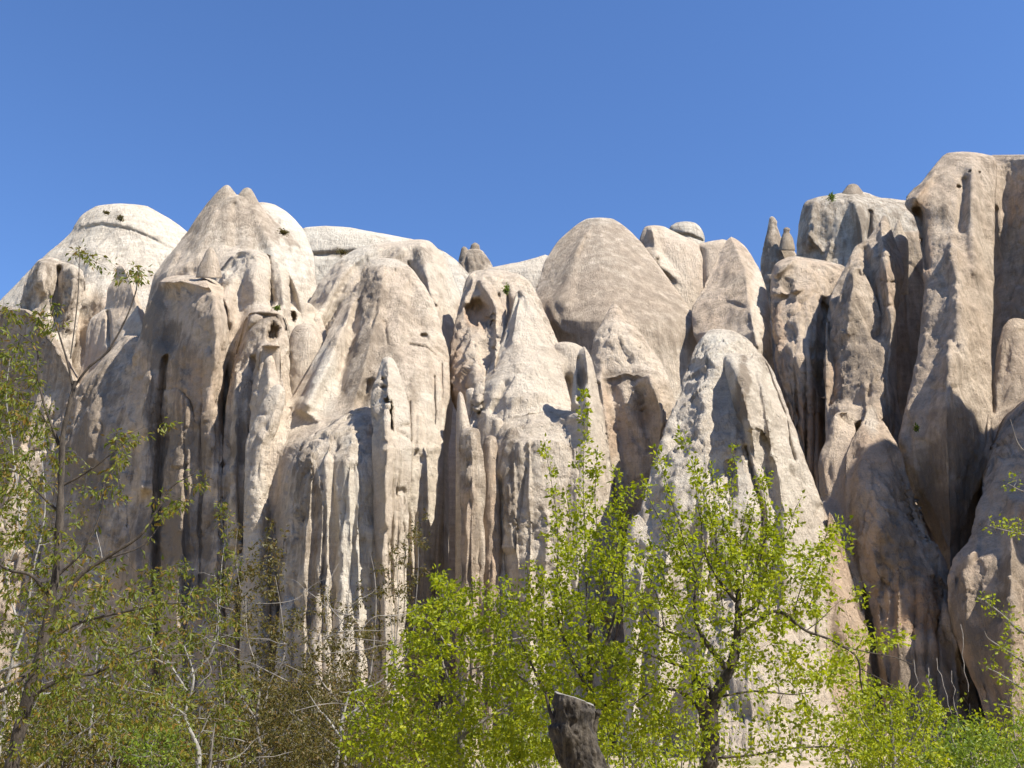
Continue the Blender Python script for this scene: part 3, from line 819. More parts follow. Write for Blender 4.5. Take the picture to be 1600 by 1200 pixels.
rock('rock_cone', 'smooth cream-white cone with a thin neck, in front of the alcove tower', ((455, 61), (620, 55), (1200, 52)),
     [(452, 812, 818), (458, 806, 824), (470, 802, 832), (482, 799, 838), (500, 795, 848), (530, 785, 862), (560, 770, 874), (600, 752, 886), (640, 738, 896), (680, 730, 905), (1200, 725, 915)],
     cat='rock cone', cap=.6, dk=.85, dmax=6, nose=[(455, 814), (600, 815), (700, 830)], tint=(.08, .38, 0), flute=.1, rough=.8, fl_top=600,
     feats=[('ridge', [(812, 470, .7, 8), (800, 530, .6, 14)]), ('ridge', [(790, 600, -.5, 10), (770, 640, -.6, 12)])])
rock('rock_saddle', 'pale curved saddle of rock linking the cream-white cone and the dark-faced fin', (58, 55),
     [(534, 876, 888), (537, 868, 900), (545, 864, 915), (560, 862, 922), (600, 865, 928), (660, 860, 935), (1200, 850, 940)], cat='rock saddle', cap=.5, dk=.45, tint=(-.05, .35, 0), flute=.1, rough=.6,
     feats=[('round', [(885, 600, -1, 16), (880, 640, -1, 16)])])
rock('rock_fin', 'upright rock fin with a dark hollowed left face, on the right end of the bluff', ((543, 52), (640, 51), (1200, 49)),
     [(541, 911, 914), (548, 905, 918), (556, 901, 923), (568, 898, 927), (590, 895, 932), (620, 893, 937), (645, 892, 943), (700, 890, 952), (760, 886, 960), (800, 884, 966), (900, 880, 972), (1200, 870, 985)],
     cat='rock fin', cap=.9, dk=2.2, dmax=4, n=1.0, e=1, nose=[(543, 913), (566, 918), (640, 921), (700, 915), (900, 900)], tint=(-.05, .4, 0), tb=[(STAIN_SHADE, 908, 590, 9, 34, .8)], flute=.1, rough=.9,  # shade of the left face is painted in, besides being turned from the sun
     feats=[('round', [(904, 560, -.3, 5), (907, 590, -.6, 7), (905, 625, -.4, 6)])])
rock('rock_bluff', 'broad scarred cream bluff at the centre below the cream-white cone', ((632, 55), (690, 51), (1200, 48)),
     [(632, 840, 870), (636, 815, 900), (645, 797, 925), (655, 786, 938), (668, 779, 944), (700, 775, 950), (760, 774, 960), (800, 774, 966), (900, 776, 972), (1200, 775, 985)],
     cat='rock bluff', cap=.6, dk=.55, dmax=6, n=2.4, nose=-.15, tint=(.08, .4, 0), tb=[(STAIN_SHADE, 800, 760, 22, 110, .45), (STAIN_SHADE, 870, 760, 40, 60, .15), (STAIN_SHADE, 800, 680, 30, 20, .3), (WARM, 945, 740, 12, 90, .3)],
     flute=.35, rough=1.7, fl_top=660,
     feats=[('knives', 778, 960, 680, 1215, 8, .35, 7), ('round', [(880, 652, .9, 12), (930, 650, .9, 12)]), ('ridge', [(790, 870, -1.2, 16), (800, 960, -1.5, 20)]),
            ('ridge', [(800, 660, -.6, 5), (850, 650, -.7, 5), (880, 650, -.5, 5)])])
rock('rock_spike', 'slim pointed spike at the lower right edge of the dark cleft', (53.5, 51.5),
     [(612, 717, 720), (618, 715, 724), (630, 714, 727), (650, 713, 731), (680, 712, 738), (1200, 711, 745)], cat='rock spike', cap=.6, dk=1, tint=(-.05, .3, 0), flute=.4, rough=.6)
rock('rock_pillar', 'long knob-headed grey pillar, second from the dark cleft below the alcove tower', (50.5, 48.5),
     [(668, 728, 742), (671, 723, 748), (680, 720, 752), (700, 719, 755), (760, 718, 758), (900, 717, 758), (1200, 714, 760)], cat='rock pillar', cap=.4, n=1.3, e=.9, dk=1.2, tint=(.3, .1, 0), flute=1.1, rough=1.2,
     tb=[(WARM, 735, 850, 25, 120, .4)], feats=[('knives', 716, 756, 690, 1215, 7, .4, 4)])
rock('rock_pillar', 'thin dark-topped pillar between the knob-headed pillar and the broad bluff', (51, 49),
     [(680, 763, 770), (684, 758, 775), (695, 755, 778), (740, 752, 781), (900, 750, 790), (1200, 745, 795)], cat='rock pillar', cap=.5, n=1.3, e=.9, dk=1.2, tint=(.4, 0, .1), flute=.8, rough=1,
     tb=[(WARM, 765, 850, 22, 120, .4)], feats=[('knives', 752, 790, 700, 1215, 5, .35, 4)])
rock('knobby_rock', 'small rounded pale knob wedged between two pillars under the cream-white cone', (52.5, 52),
     [(652, 773, 780), (656, 769, 785), (668, 768, 788), (690, 768, 786), (720, 768, 784)], bottom=720, cat='rock knob', cap=.5, dk=.9, tint=(0, .35, 0), flute=.2, rough=.7)
rock('knobby_rock', 'little pale cap stone on the right edge of the cleft, above the slim spike', (56, 55.5),
     [(606, 733, 740), (609, 729, 745), (616, 727, 747), (625, 729, 745), (650, 726, 742), (700, 722, 742)], bottom=700, cat='rock knob', cap=.5, dk=.9, tint=(-.1, .3, .1), flute=.2, rough=.6)

# ================= the great cone and its neighbours
rock('rock_cone', 'great smooth tan cone rising highest at the centre of the skyline', ((340, 76), (500, 67), (1200, 60)),
     [(340, 926, 948), (342, 916, 958), (348, 905, 968), (360, 890, 984), (374, 874, 998), (390, 862, 1010), (410, 850, 1026), (440, 842, 1048), (465, 834, 1066), (480, 832, 1076), (500, 838, 1090), (520, 848, 1100),
      (535, 858, 1103), (570, 870, 1102), (620, 875, 1104), (1200, 880, 1110)],
     cat='rock cone', cap=.5, dk=1.0, dmax=14, n=1.5, e=.85, nose=[(340, 935), (500, 950)], tint=(.5, .03, .05), tb=[(PALE, 1060, 600, 50, 60, .3), (STAIN_SHADE, 1070, 600, 50, 60, -.3), (WARM, 855, 505, 18, 40, .5), (PALE, 930, 345, 40, 12, .3)], flute=.05, rough=.55, fine=.6,
     feats=[('round', [(922, 352, .5, 8), (908, 380, .9, 10), (895, 410, .7, 14), (880, 470, .8, 20)]), ('ridge', [(915, 372, -.5, 6), (905, 398, -.6, 6)]),
            ('ridge', [(830, 480, 1.4, 10), (850, 520, 1.2, 12), (870, 548, .8, 10)])])
rock('rock_cone', 'sharp-pointed tan cone with a shadowed alcove in its side, before the great cone', ((473, 59), (600, 55.5), (1200, 53)),
     [(473, 958, 962), (480, 953, 968), (490, 948, 976), (505, 940, 988), (520, 932, 1002), (540, 925, 1016), (560, 922, 1030), (590, 924, 1046), (620, 928, 1056), (660, 932, 1058), (700, 942, 1052), (760, 952, 1045), (1200, 960, 1080)],
     cat='rock cone', cap=.75, dk=1.0, dmax=7, n=1.8, nose=[(473, 960), (560, 975), (600, 1018), (660, 1028), (760, 1010)], tint=(.1, .05, .05),
     tb=[(STAIN_SHADE, 985, 582, 50, 10, .5), (WARM, 1010, 650, 20, 26, .5), (WARM, 950, 700, 14, 100, .5), (STAIN_SHADE, 955, 600, 26, 12, .3)], flute=.1, rough=1.1, fl_top=600,
     feats=[('ridge', [(930, 590, .2, 7), (980, 580, .3, 7), (1015, 588, .3, 7)]), ('round', [(1000, 606, -.3, 10), (1005, 642, -.9, 18), (1010, 672, -.4, 10)]), ('round', [(1015, 590, 1.1, 14), (1034, 640, 1.3, 12), (1036, 700, 1.0, 12)]),
            ('ridge', [(934, 600, -.7, 6), (945, 700, -.9, 7)])])
rock('rock_cone', 'tan rounded cone right behind the great cone, with a grey boulder on its shoulder', (76, 70),
     [(352, 1016, 1028), (354, 1008, 1038), (360, 1004, 1050), (370, 1000, 1072), (378, 998, 1090), (400, 1000, 1098), (450, 1010, 1105), (600, 1040, 1110), (1200, 1040, 1120)],
     cat='rock cone', cap=.5, dk=.7, dmax=8, tint=(.05, .1, .03), flute=.1, rough=.6, feats=[('ridge', [(1018, 356, .8, 8), (1030, 420, .6, 16)]), ('hole', 1027, 408, 4, 7, .6)])
rock('boulder', 'round grey-white boulder perched on the skyline behind the tan cones', (86, 86),
     [(346, 1066, 1078), (348, 1056, 1086), (353, 1048, 1093), (360, 1045, 1098), (368, 1046, 1101), (376, 1056, 1102), (384, 1070, 1100)], bottom=386, cat='boulder', cap=.5, dk=.9, tint=(.3, .8, 0), flute=0, rough=.8,
     feats=[('ridge', [(1050, 366, -.5, 4), (1080, 368, -.5, 4), (1098, 376, -.4, 4)])])
rock('rock_shoulder', 'tan shoulder ridge joining the rounded cone and the angular cone, right of the great cone', (76, 70),
     [(374, 1124, 1136), (377, 1108, 1140), (382, 1090, 1146), (390, 1076, 1150), (404, 1074, 1154), (440, 1072, 1160), (520, 1076, 1170), (1200, 1080, 1180)],
     cap=.8, dk=.5, dmax=5, tint=(.08, .05, .05), flute=.05, rough=.6, feats=[('round', [(1092, 395, -.7, 12), (1090, 460, -.7, 16)])])
rock('rock_cone', 'tan angular cone with a sunlit right facet, right of the great cone', ((371, 71), (520, 64), (1200, 58)),
     [(370, 1139, 1146), (376, 1135, 1154), (386, 1130, 1166), (398, 1123, 1173), (420, 1112, 1187), (450, 1098, 1197), (484, 1080, 1203), (520, 1082, 1205), (560, 1100, 1208), (600, 1130, 1212), (1200, 1140, 1225)],
     cat='rock cone', cap=.8, dk=1.7, dmax=12, n=1.1, e=.95, nose=[(371, 1142), (415, 1162), (468, 1169), (540, 1183), (600, 1186)], tint=(.2, 0, .12), tb=[(STAIN_SHADE, 1150, 450, 20, 50, .2), (PALE, 1185, 470, 12, 80, .5), (STAIN_SHADE, 1187, 470, 14, 80, -.3), (WARM, 1110, 530, 40, 40, .15)], flute=.1, rough=.8,  # right facet painted paler where the sun strikes it
     feats=[('ridge', [(1135, 470, -.3, 6), (1162, 480, -.4, 5)]), ('ridge', [(1165, 410, .3, 5), (1172, 470, .3, 6), (1183, 540, .3, 6)])])
# ================= the big front spire
rock('rock_spire', 'big pale front spire with a slanting dark-edged fin on its face, behind the green tree', ((515, 51), (700, 46.5), (1200, 42)),
     [(514, 1116, 1128), (516, 1108, 1142), (522, 1101, 1156), (535, 1092, 1175), (550, 1084, 1188), (565, 1078, 1198), (585, 1068, 1209), (610, 1062, 1219), (640, 1052, 1229), (680, 1036, 1243), (720, 1022, 1257), (760, 1008, 1274), (790, 1002, 1287), (850, 1000, 1292), (900, 1005, 1293), (1200, 1020, 1300)],
     cat='rock spire', cap=.5, dk=.8, dmax=6, n=1.7, nose=[(514, 1122), (600, 1150), (700, 1165), (900, 1180)], tint=(.05, .5, 0),
     tb=[(PALE, 1120, 550, 30, 40, .3), (STAIN_SHADE, 1130, 680, 30, 40, .15), (STAIN_SHADE, 1160, 610, 10, 60, .8), (STAIN_SHADE, 1200, 560, 16, 40, .3)], flute=.35, rough=1.1, fl_top=640,
     feats=[('knives', 1040, 1280, 690, 1215, 8, .35, 7), ('lridge', [(1140, 556, .3, 14), (1150, 580, 2.2, 16), (1162, 620, 3.0, 17), (1172, 665, 2.8, 15), (1176, 690, .6, 10)]),
            ('round', [(1120, 560, .5, 20), (1090, 660, .8, 26)]), ('ridge', [(1195, 565, -.9, 6), (1222, 640, -1.0, 7), (1240, 720, -.8, 8)]),
            ('ridge', [(1185, 590, .8, 8), (1205, 680, 1.0, 10), (1225, 780, .8, 12)]), ('ridge', [(1140, 720, -.6, 8), (1145, 770, -.5, 9)]),
            ('ridge', [(1165, 700, -.8, 6), (1190, 800, -.8, 8)])])
rock('rock_cone', 'low rounded white cone with little peaks, half hidden behind the green tree', ((797, 46), (1200, 42)),
     [(796, 1008, 1028), (799, 1000, 1040), (808, 990, 1055), (825, 982, 1066), (850, 978, 1080), (900, 975, 1100), (1000, 972, 1125), (1200, 965, 1150)], cat='rock cone', cap=.5, dk=.8, dmax=4,
     tint=(-.1, .5, 0), flute=.15, rough=1.4,
     feats=[('ridge', [(1060, 830, 1.2, 12), (1045, 880, 1.5, 16), (1030, 930, 1, 16)]), ('ridge', [(1000, 900, 1, 16), (990, 980, 1.2, 18)])])
rock('rock_skirt', 'bright lower skirt of the front spire, sloping down behind the dark forked tree trunk', ((930, 42.5), (1200, 38)),
     [(930, 1160, 1225), (940, 1140, 1240), (960, 1120, 1255), (1000, 1100, 1272), (1040, 1088, 1285), (1100, 1080, 1303), (1160, 1075, 1322), (1200, 1070, 1334)], cat='rock slope', cap=.7, dk=.6, dmax=5,
     n=1.7, tint=(-.05, .25, 0), flute=.5, rough=1.2, bottom=1260, feats=[('knives', 1090, 1320, 960, 1250, 6, .2, 7)])

# ================= right third
rock('rock_pinnacle', 'dark grey two-tipped pinnacle on the skyline left of the grey-white massif', (92, 88),
     [(338, 1204, 1208), (341, 1202, 1211), (347, 1201, 1215), (353, 1200, 1213), (362, 1199, 1218), (370, 1196, 1219), (378, 1194, 1226), (388, 1192, 1238), (400, 1189, 1246), (425, 1187, 1252), (1200, 1170, 1270)], cat='rock pinnacle', cap=.5, dk=.9, tint=(.65, .15, 0), flute=.4, rough=.9,
     extras=[dict(Y=(90, 90), rows=[(355, 1226, 1231), (358, 1224, 1235), (364, 1224, 1233), (370, 1221, 1239), (392, 1216, 1243)], bottom=392, cap=.5, rough=.5, flute=0)])
rock('rock_massif', 'grey-white rounded massif with a dark nub on top, on the right skyline', (86, 78),
     [(298, 1325, 1345), (302, 1310, 1358), (309, 1275, 1375), (312, 1263, 1405), (316, 1257, 1440), (325, 1253, 1465), (340, 1250, 1475), (400, 1244, 1480), (430, 1240, 1485), (1200, 1230, 1490)], cat='rock massif', cap=.7, dk=.7, dmax=9,
     tint=(.42, .6, 0), tb=[(STAIN_SHADE, 1275, 350, 26, 40, .2), (STAIN_SHADE, 1345, 350, 10, 40, .35), (STAIN_SHADE, 1365, 345, 10, 30, .3)], flute=.15, rough=1.0,
     feats=[('round', [(1268, 322, 1, 14), (1262, 380, 1.3, 14)]), ('round', [(1335, 310, 1, 14), (1345, 350, 1.2, 12), (1350, 400, 1, 12)]), ('ridge', [(1265, 368, .8, 6), (1285, 392, .6, 6)]),
            ('ridge', [(1298, 380, 1, 8), (1290, 405, .8, 8)]), ('ridge', [(1360, 330, -.8, 5), (1358, 380, -.8, 5)])],
     extras=[dict(Y=(85.5, 85.5), rows=[(287, 1329, 1337), (290, 1324, 1341), (298, 1318, 1347), (306, 1312, 1352)], bottom=307, cap=.5, tint=(.7, .1, 0), rough=.6, flute=0)])
rock('rock_tower', 'pink fluted tower with a hollow near its top, right of the angular tan cone', ((400, 66), (560, 60), (1200, 55)),
     [(400, 1234, 1246), (403, 1228, 1262), (408, 1218, 1300), (414, 1210, 1320), (430, 1206, 1330), (470, 1205, 1335), (530, 1208, 1330), (580, 1216, 1320), (640, 1230, 1312), (700, 1248, 1305), (780, 1268, 1310), (1200, 1290, 1330)],
     cat='rock tower', cap=.7, dk=.85, dmax=8, n=1.45, nose=[(400, 1240), (500, 1252), (640, 1262), (760, 1285)], tint=(.14, .1, .2), tb=[(WARM, 1215, 560, 14, 120, .4), (WARM, 1270, 680, 30, 90, .6), (STAIN_SHADE, 1230, 445, 12, 12, .5)], flute=1.1, fl_top=440, rough=1.0,
     feats=[('knives', 1212, 1300, 430, 1000, 14, .45, 5), ('round', [(1231, 440, -.5, 8), (1231, 455, -.5, 8)]), ('ridge', [(1240, 405, 1, 8), (1215, 430, 1, 8)]), ('ridge', [(1208, 460, .8, 6), (1250, 452, .8, 6)]),
            ('ridge', [(1290, 470, -1.6, 12), (1285, 600, -2.2, 18), (1290, 720, -1.5, 16)])])
rock('rock_spire', 'tan-grey spire with a broken fin crest on its right, left of the great right pillar', ((336, 62), (600, 55), (1200, 52)),
     [(336, 1379, 1383), (342, 1377, 1386), (352, 1372, 1390), (362, 1364, 1394), (374, 1356, 1398), (383, 1338, 1402), (390, 1333, 1406), (405, 1327, 1412), (430, 1315, 1414), (450, 1304, 1408), (470, 1296, 1406), (506, 1291, 1402), (550, 1290, 1401), (600, 1289, 1402), (680, 1291, 1404), (760, 1292, 1420), (1200, 1300, 1480)],
     cat='rock spire', cap=.7, dk=.95, dmax=8, n=1.4, e=.85, nose=[(336, 1381), (400, 1384), (450, 1388), (520, 1394), (700, 1380)], tint=(.32, .02, .1), tb=[(STAIN_SHADE, 1345, 540, 40, 90, .35), (STAIN_SHADE, 1340, 700, 40, 50, .35), (WARM, 1395, 430, 14, 60, .35), (WARM, 1300, 560, 12, 70, .4)], flute=.15, rough=1.0,
     feats=[('knives', 1295, 1400, 560, 1000, 7, .3, 6), ('lridge', [(1377, 360, .6, 8), (1382, 400, 1.2, 10), (1387, 450, 1.5, 11), (1392, 500, 1.2, 10), (1396, 560, .5, 8)]),
            ('ridge', [(1374, 402, -.3, 2.5), (1390, 405, -.3, 2.5)]), ('ridge', [(1378, 439, -.4, 2.5), (1396, 442, -.4, 2.5)]), ('ridge', [(1382, 478, -.3, 2.5), (1398, 480, -.3, 2.5)]),
            ('round', [(1352, 392, -.8, 10), (1362, 450, -1.4, 12), (1370, 520, -1.0, 10)])])
rock('rock_wall', 'deeply shaded wall in the recess between the fin-crested spire and the great right pillar', (66, 60),
     [(360, 1402, 1440), (366, 1396, 1450), (378, 1388, 1475), (500, 1382, 1485), (1200, 1370, 1520)], cat='rock wall', cap=.7, dk=.3, dmax=3, tint=(.35, 0, .1), flute=.3, rough=.8)
rock('rock_spike', 'small pointed lit flake beside the overhanging lip of the great right pillar', (63, 61),
     [(343, 1403, 1406), (350, 1400, 1408), (362, 1396, 1412), (372, 1390, 1418), (390, 1388, 1420), (460, 1392, 1420)], bottom=460, cat='rock spike', cap=.8, dk=.7, tint=(0, .2, 0), flute=.1, rough=.7)
rock('rock_cone', 'grey-brown inner cone nested low against the spire with the blocky crest', (57.5, 53),
     [(417, 1332, 1340), (420, 1328, 1345), (430, 1322, 1352), (450, 1315, 1362), (480, 1306, 1374), (520, 1298, 1386), (580, 1292, 1392), (640, 1291, 1392), (700, 1292, 1385), (1200, 1300, 1400)], cat='rock cone', cap=.6, dk=.9, dmax=5,
     tint=(.4, 0, .12), tb=[(STAIN_SHADE, 1345, 540, 36, 60, .2), (WARM, 1300, 560, 14, 70, .4)], flute=.15, rough=1.3, feats=[('ridge', [(1335, 430, .5, 10), (1322, 520, .5, 16)])])
rock('rock_spire', 'low leaning spire in deep shade between the blocky-crested spire and the great right pillar', (55, 51),
     [(574, 1381, 1385), (580, 1378, 1389), (600, 1370, 1396), (640, 1362, 1406), (700, 1355, 1425), (800, 1350, 1450), (1200, 1350, 1500)], cap=.7, dk=.8, dmax=4, tint=(.3, 0, .1), flute=.2, rough=.9)
rock('rock_spire', 'small rounded lit spire, left of the pair low at the right', ((643, 50), (1200, 45)),
     [(643, 1312, 1320), (646, 1306, 1326), (654, 1300, 1332), (670, 1296, 1337), (690, 1290, 1338), (705, 1282, 1336), (730, 1278, 1338), (760, 1279, 1345), (850, 1290, 1380), (1000, 1310, 1420), (1200, 1330, 1450)], cap=.5, dk=.9, dmax=4,
     tint=(-.1, .15, .12), flute=.2, rough=.9, tb=[(WARM, 1310, 800, 40, 90, .3)])
rock('rock_spire', 'sharp white-tipped spire on a long leaning brown body, low at the right', ((632, 50), (760, 47), (1200, 42)),
     [(631, 1359, 1363), (636, 1356, 1367), (650, 1350, 1374), (668, 1343, 1386), (690, 1330, 1400), (710, 1322, 1408), (750, 1320, 1424), (800, 1322, 1446), (850, 1330, 1464), (900, 1345, 1484), (950, 1358, 1500), (1000, 1366, 1514), (1060, 1372, 1526), (1120, 1376, 1534), (1200, 1380, 1540)],
     cap=.8, dk=.9, dmax=5, n=1.6, nose=[(631, 1361), (700, 1362), (800, 1385), (950, 1430), (1200, 1450)], tint=(.1, .05, .4),
     tb=[(STAIN_SHADE, 1425, 890, 24, 30, .6), (STAIN_SHADE, 1340, 800, 14, 90, .4), (WARM, 1450, 960, 40, 70, .3), (STAIN_SHADE, 1400, 1060, 40, 50, .6), (STAIN_SHADE, 1410, 800, 34, 130, .55), (PALE, 1362, 655, 16, 30, .5), (WARM, 1430, 940, 50, 60, .4), (STAIN_SHADE, 1390, 860, 20, 60, .4), (STAIN_SHADE, 1440, 1090, 60, 70, .35)], flute=.35, rough=1.3, fl_top=760, feats=[('knives', 1330, 1500, 800, 1215, 8, .4, 9)])  # shade of the low dark hollow is painted, among real dark stains
rock('rock_mound', 'rounded brown rock foot beside a dark hollow, low at right behind the green shrubs', (45, 43),
     [(800, 1292, 1300), (830, 1290, 1312), (880, 1288, 1326), (930, 1280, 1340), (980, 1276, 1356), (1040, 1280, 1364), (1100, 1290, 1368), (1200, 1300, 1372)], cat='rock mound', cap=.8, dk=.8, dmax=4, tint=(.1, 0, .5), flute=.2, rough=1.0)
rock('rock_pillar', 'great round-topped pillar, the tallest rock at the right of the skyline', ((237, 60), (480, 53), (640, 50), (1200, 48)),
     [(237, 1494, 1514), (239, 1480, 1530), (244, 1472, 1554), (256, 1462, 1558), (270, 1450, 1558), (290, 1434, 1557), (300, 1422, 1556), (312, 1413, 1555), (324, 1414, 1555), (336, 1426, 1554), (352, 1432, 1554), (400, 1442, 1553), (450, 1445, 1552), (500, 1439, 1551), (550, 1433, 1550), (600, 1425, 1550), (650, 1412, 1552), (690, 1404, 1552), (730, 1412, 1548), (780, 1430, 1535), (840, 1460, 1520), (900, 1478, 1520), (1200, 1500, 1560)],
     cat='rock pillar', cap=.5, dk=.95, dmax=7, n=1.7, nose=[(237, 1508), (400, 1512), (700, 1490), (900, 1490)], tint=(.3, .03, .12),
     tb=[(STAIN_SHADE, 1530, 760, 30, 60, .5), (WARM, 1500, 780, 60, 90, .4), (STAIN_SHADE, 1445, 760, 20, 40, .4), (STAIN_SHADE, 1473, 331, 9, 11, .9), (WARM, 1440, 400, 18, 110, .5), (STAIN_SHADE, 1500, 700, 50, 90, .4), (STAIN_SHADE, 1470, 800, 40, 60, .3), (WARM, 1470, 800, 40, 60, .3)], flute=.15, rough=.8, fine=.8,
     feats=[('round', [(1455, 270, .8, 9), (1430, 310, 1.0, 9)]), ('round', [(1432, 330, -1.4, 8), (1444, 420, -1.4, 9)]),
            ('hole', 1498, 292, 3.2, 3.5, .5), ('hole', 1529, 271, 3, 3, .5), ('hole', 1516, 267, 2.5, 2.5, .4), ('round', [(1520, 262, .7, 12), (1525, 420, .9, 20)]),
            ('round', [(1487, 372, .1, 4), (1489, 392, 1.1, 12), (1496, 450, 1.3, 24), (1505, 560, .7, 34)]), ('ridge', [(1484, 534, .2, 5), (1484, 560, 1.5, 20), (1480, 680, 1.6, 34), (1485, 820, 1.2, 30)]), 
            ('round', [(1508, 280, -.6, 8), (1500, 360, -.5, 8)])])
rock('rock_wall', 'shaded brown rock wall at the right edge, set back behind the great right pillar', ((240, 62), (600, 59), (1200, 55)),
     [(240, 1640, 1900), (242, 1550, 2200), (250, 1544, 2240), (270, 1544, 2300), (600, 1530, 2350), (1200, 1520, 2400)], cat='rock wall', cap=.8, dk=.95, dmax=40, n=1.0, e=1.0, nose=[(240, 1790), (1200, 1800)], tint=(.25, 0, .2), flute=.35, rough=.9)
rock('rock_cone', 'smooth shaded cone with a rounded tip at the right edge, beside the great right pillar', (52, 47),
     [(497, 1584, 1592), (500, 1576, 1602), (512, 1566, 1618), (540, 1558, 1640), (600, 1550, 1670), (680, 1540, 1700), (760, 1530, 1720), (1200, 1510, 1760)], cat='rock cone', cap=.5, dk=.8, dmax=6, tint=(.3, 0, .15), flute=.1, rough=.6)
rock('rock_cone', 'broad front cone at the right edge with a small bright tip on its left shoulder', ((600, 48), (850, 43), (1200, 39)),
     [(600, 1640, 1660), (612, 1618, 1680), (630, 1598, 1700), (660, 1568, 1730), (700, 1548, 1760), (760, 1534, 1800), (820, 1520, 1830), (848, 1512, 1840), (870, 1492, 1850), (900, 1482, 1860), (940, 1480, 1870), (990, 1490, 1880), (1040, 1512, 1890), (1080, 1528, 1895), (1140, 1540, 1900), (1200, 1548, 1900)],
     cat='rock cone', cap=.7, dk=.75, dmax=8, n=1.8, tint=(.2, 0, .3), tb=[(STAIN_SHADE, 1500, 950, 20, 60, .5), (WARM, 1540, 1020, 50, 90, .3), (STAIN_SHADE, 1560, 950, 20, 26, .4), (STAIN_SHADE, 1540, 990, 30, 100, .4), (STAIN_SHADE, 1580, 900, 40, 50, .4), (STAIN_SHADE, 1580, 1150, 60, 70, .6)], flute=.25, rough=1.0,
     feats=[('ridge', [(1529, 842, .2, 4), (1522, 866, .6, 10), (1508, 890, .4, 14)]), ('round', [(1590, 790, .8, 14), (1580, 840, 1, 14)])])
def offscreen_massif(name, label, x0, x1, Y, z, top_w=.5):
    pts = []
    for k, zz in enumerate(np.linspace(z, -3, 14)):
        f = top_w + (1 - top_w) * (k / 13) ** .6
        a, yy = px_of(x0 + (x1 - x0) * (1 - f) * .25, Y, zz); b, _ = px_of(x1, Y, zz)
        pts.append((yy, a, b))
    rock(name, label, (Y, Y), [(pts[0][0] - 20, pts[0][1] * .5 + pts[0][2] * .5 - 20, pts[0][1] * .5 + pts[0][2] * .5 + 20)] + pts,
         cat='rock massif', cap=.5, dk=.8, dmax=8, tint=(.15, 0, .1), flute=.5, rough=1.0, step=14)
offscreen_massif('rock_massif', 'high rock massif beyond the right edge of the frame', 33, 62, 34, 42)
rock('rock_massif', 'rock massif just beyond the left edge of the frame', (84, 78),
     [(440, -420, -380), (450, -480, -300), (500, -560, -160), (600, -600, -70), (1200, -700, -40)], cat='rock massif', cap=.6, dk=.6, dmax=12, tint=(.3, 0, .05), flute=.5, rough=1.1, step=6,
     feats=[('knives', -560, -80, 520, 1215, 12, 1.0, 20)])
build_rocks()


# ------------------------------------------------------------------ vegetation
def tube(paths, sides=5):
    """paths: list of (P (k,3), R (k,)) -> V, quads"""
    Vs, Fs, off = [], [], 0
    ang = np.linspace(0, 2 * np.pi, sides, endpoint=False)
    ca, sa = np.cos(ang), np.sin(ang)
    for P, R in paths:
        k = len(P)
        T = np.gradient(P, axis=0)
        T /= np.linalg.norm(T, axis=1, keepdims=True) + 1e-9
        ref = np.array([.3, 1, .1]) if abs(T[0, 1]) < .8 else np.array([1., 0, 0])
        A = np.cross(T, ref); A /= np.linalg.norm(A, axis=1, keepdims=True) + 1e-9
        B = np.cross(T, A)
        V = P[:, None] + R[:, None, None] * (A[:, None] * ca[None, :, None] + B[:, None] * sa[None, :, None])
        Vs.append(V.reshape(-1, 3))
        i = np.arange(k - 1)[:, None] * sides; j = np.arange(sides)[None]; j2 = (j + 1) % sides
        Fs.append(np.stack([i + j, i + j2, i + sides + j2, i + sides + j], -1).reshape(-1, 4) + off)
        e = (k - 1) * sides
        if sides == 4: Fs.append(np.array([[e, e + 1, e + 2, e + 3]]) + off)
        off += k * sides
    return np.concatenate(Vs), np.concatenate(Fs)

def spline(P, n):
    """Catmull-Rom through the points"""
    P = np.asarray(P, float)
    Q = np.vstack([2 * P[0] - P[1], P, 2 * P[-1] - P[-2]])
    out = []
    for i in range(len(P) - 1):
        p0, p1, p2, p3 = Q[i:i + 4]
        for t in np.linspace(0, 1, n, endpoint=False):
            out.append(.5 * ((2 * p1) + (-p0 + p2) * t + (2 * p0 - 5 * p1 + 4 * p2 - p3) * t * t + (-p0 + 3 * p1 - 3 * p2 + p3) * t ** 3))
    out.append(P[-1])
    return np.array(out)

def unit(v):
    return v / (np.linalg.norm(v, axis=-1, keepdims=True) + 1e-9)

def leaf_mesh(name, C, Dr, size, mat, parent, wid=.5, r=rng, sun_bias=.5):
    """C base points, Dr directions; one folded leaf each"""
    n = len(C)
    Dr = unit(Dr)
    Nn = unit(r.normal(size=(n, 3)) + np.array([0, -.1, 1.0]) * sun_bias)
    Sd = unit(np.cross(Dr, Nn)); Nn = np.cross(Sd, Dr)
    L = size * r.uniform(.6, 1.25, n)[:, None]
    W = L * wid * r.uniform(.8, 1.2, (n, 1))
    fold = r.uniform(.05, .35, (n, 1))
    v0 = C
    v1 = C + Dr * L * .42 + Sd * W * .5 + Nn * L * fold * .5
    v2 = C + Dr * L - Nn * L * r.uniform(0, .3, (n, 1))
    v3 = C + Dr * L * .42 - Sd * W * .5 + Nn * L * fold * .5
    V = np.stack([v0, v1, v2, v3], 1).reshape(-1, 3)
    b = np.arange(n)[:, None] * 4
    F = np.concatenate([b + np.array([[0, 1, 2]]), b + np.array([[0, 2, 3]])])
    me = mesh_np(name, V, F, smooth_shade=False)
    a = me.attributes.new('var', 'FLOAT', 'POINT')
    a.data.foreach_set('value', np.repeat(r.uniform(0, 1, n), 4).astype(np.float32))
    o = link(name, me, mat, parent)
    return tag(o, kind='stuff')

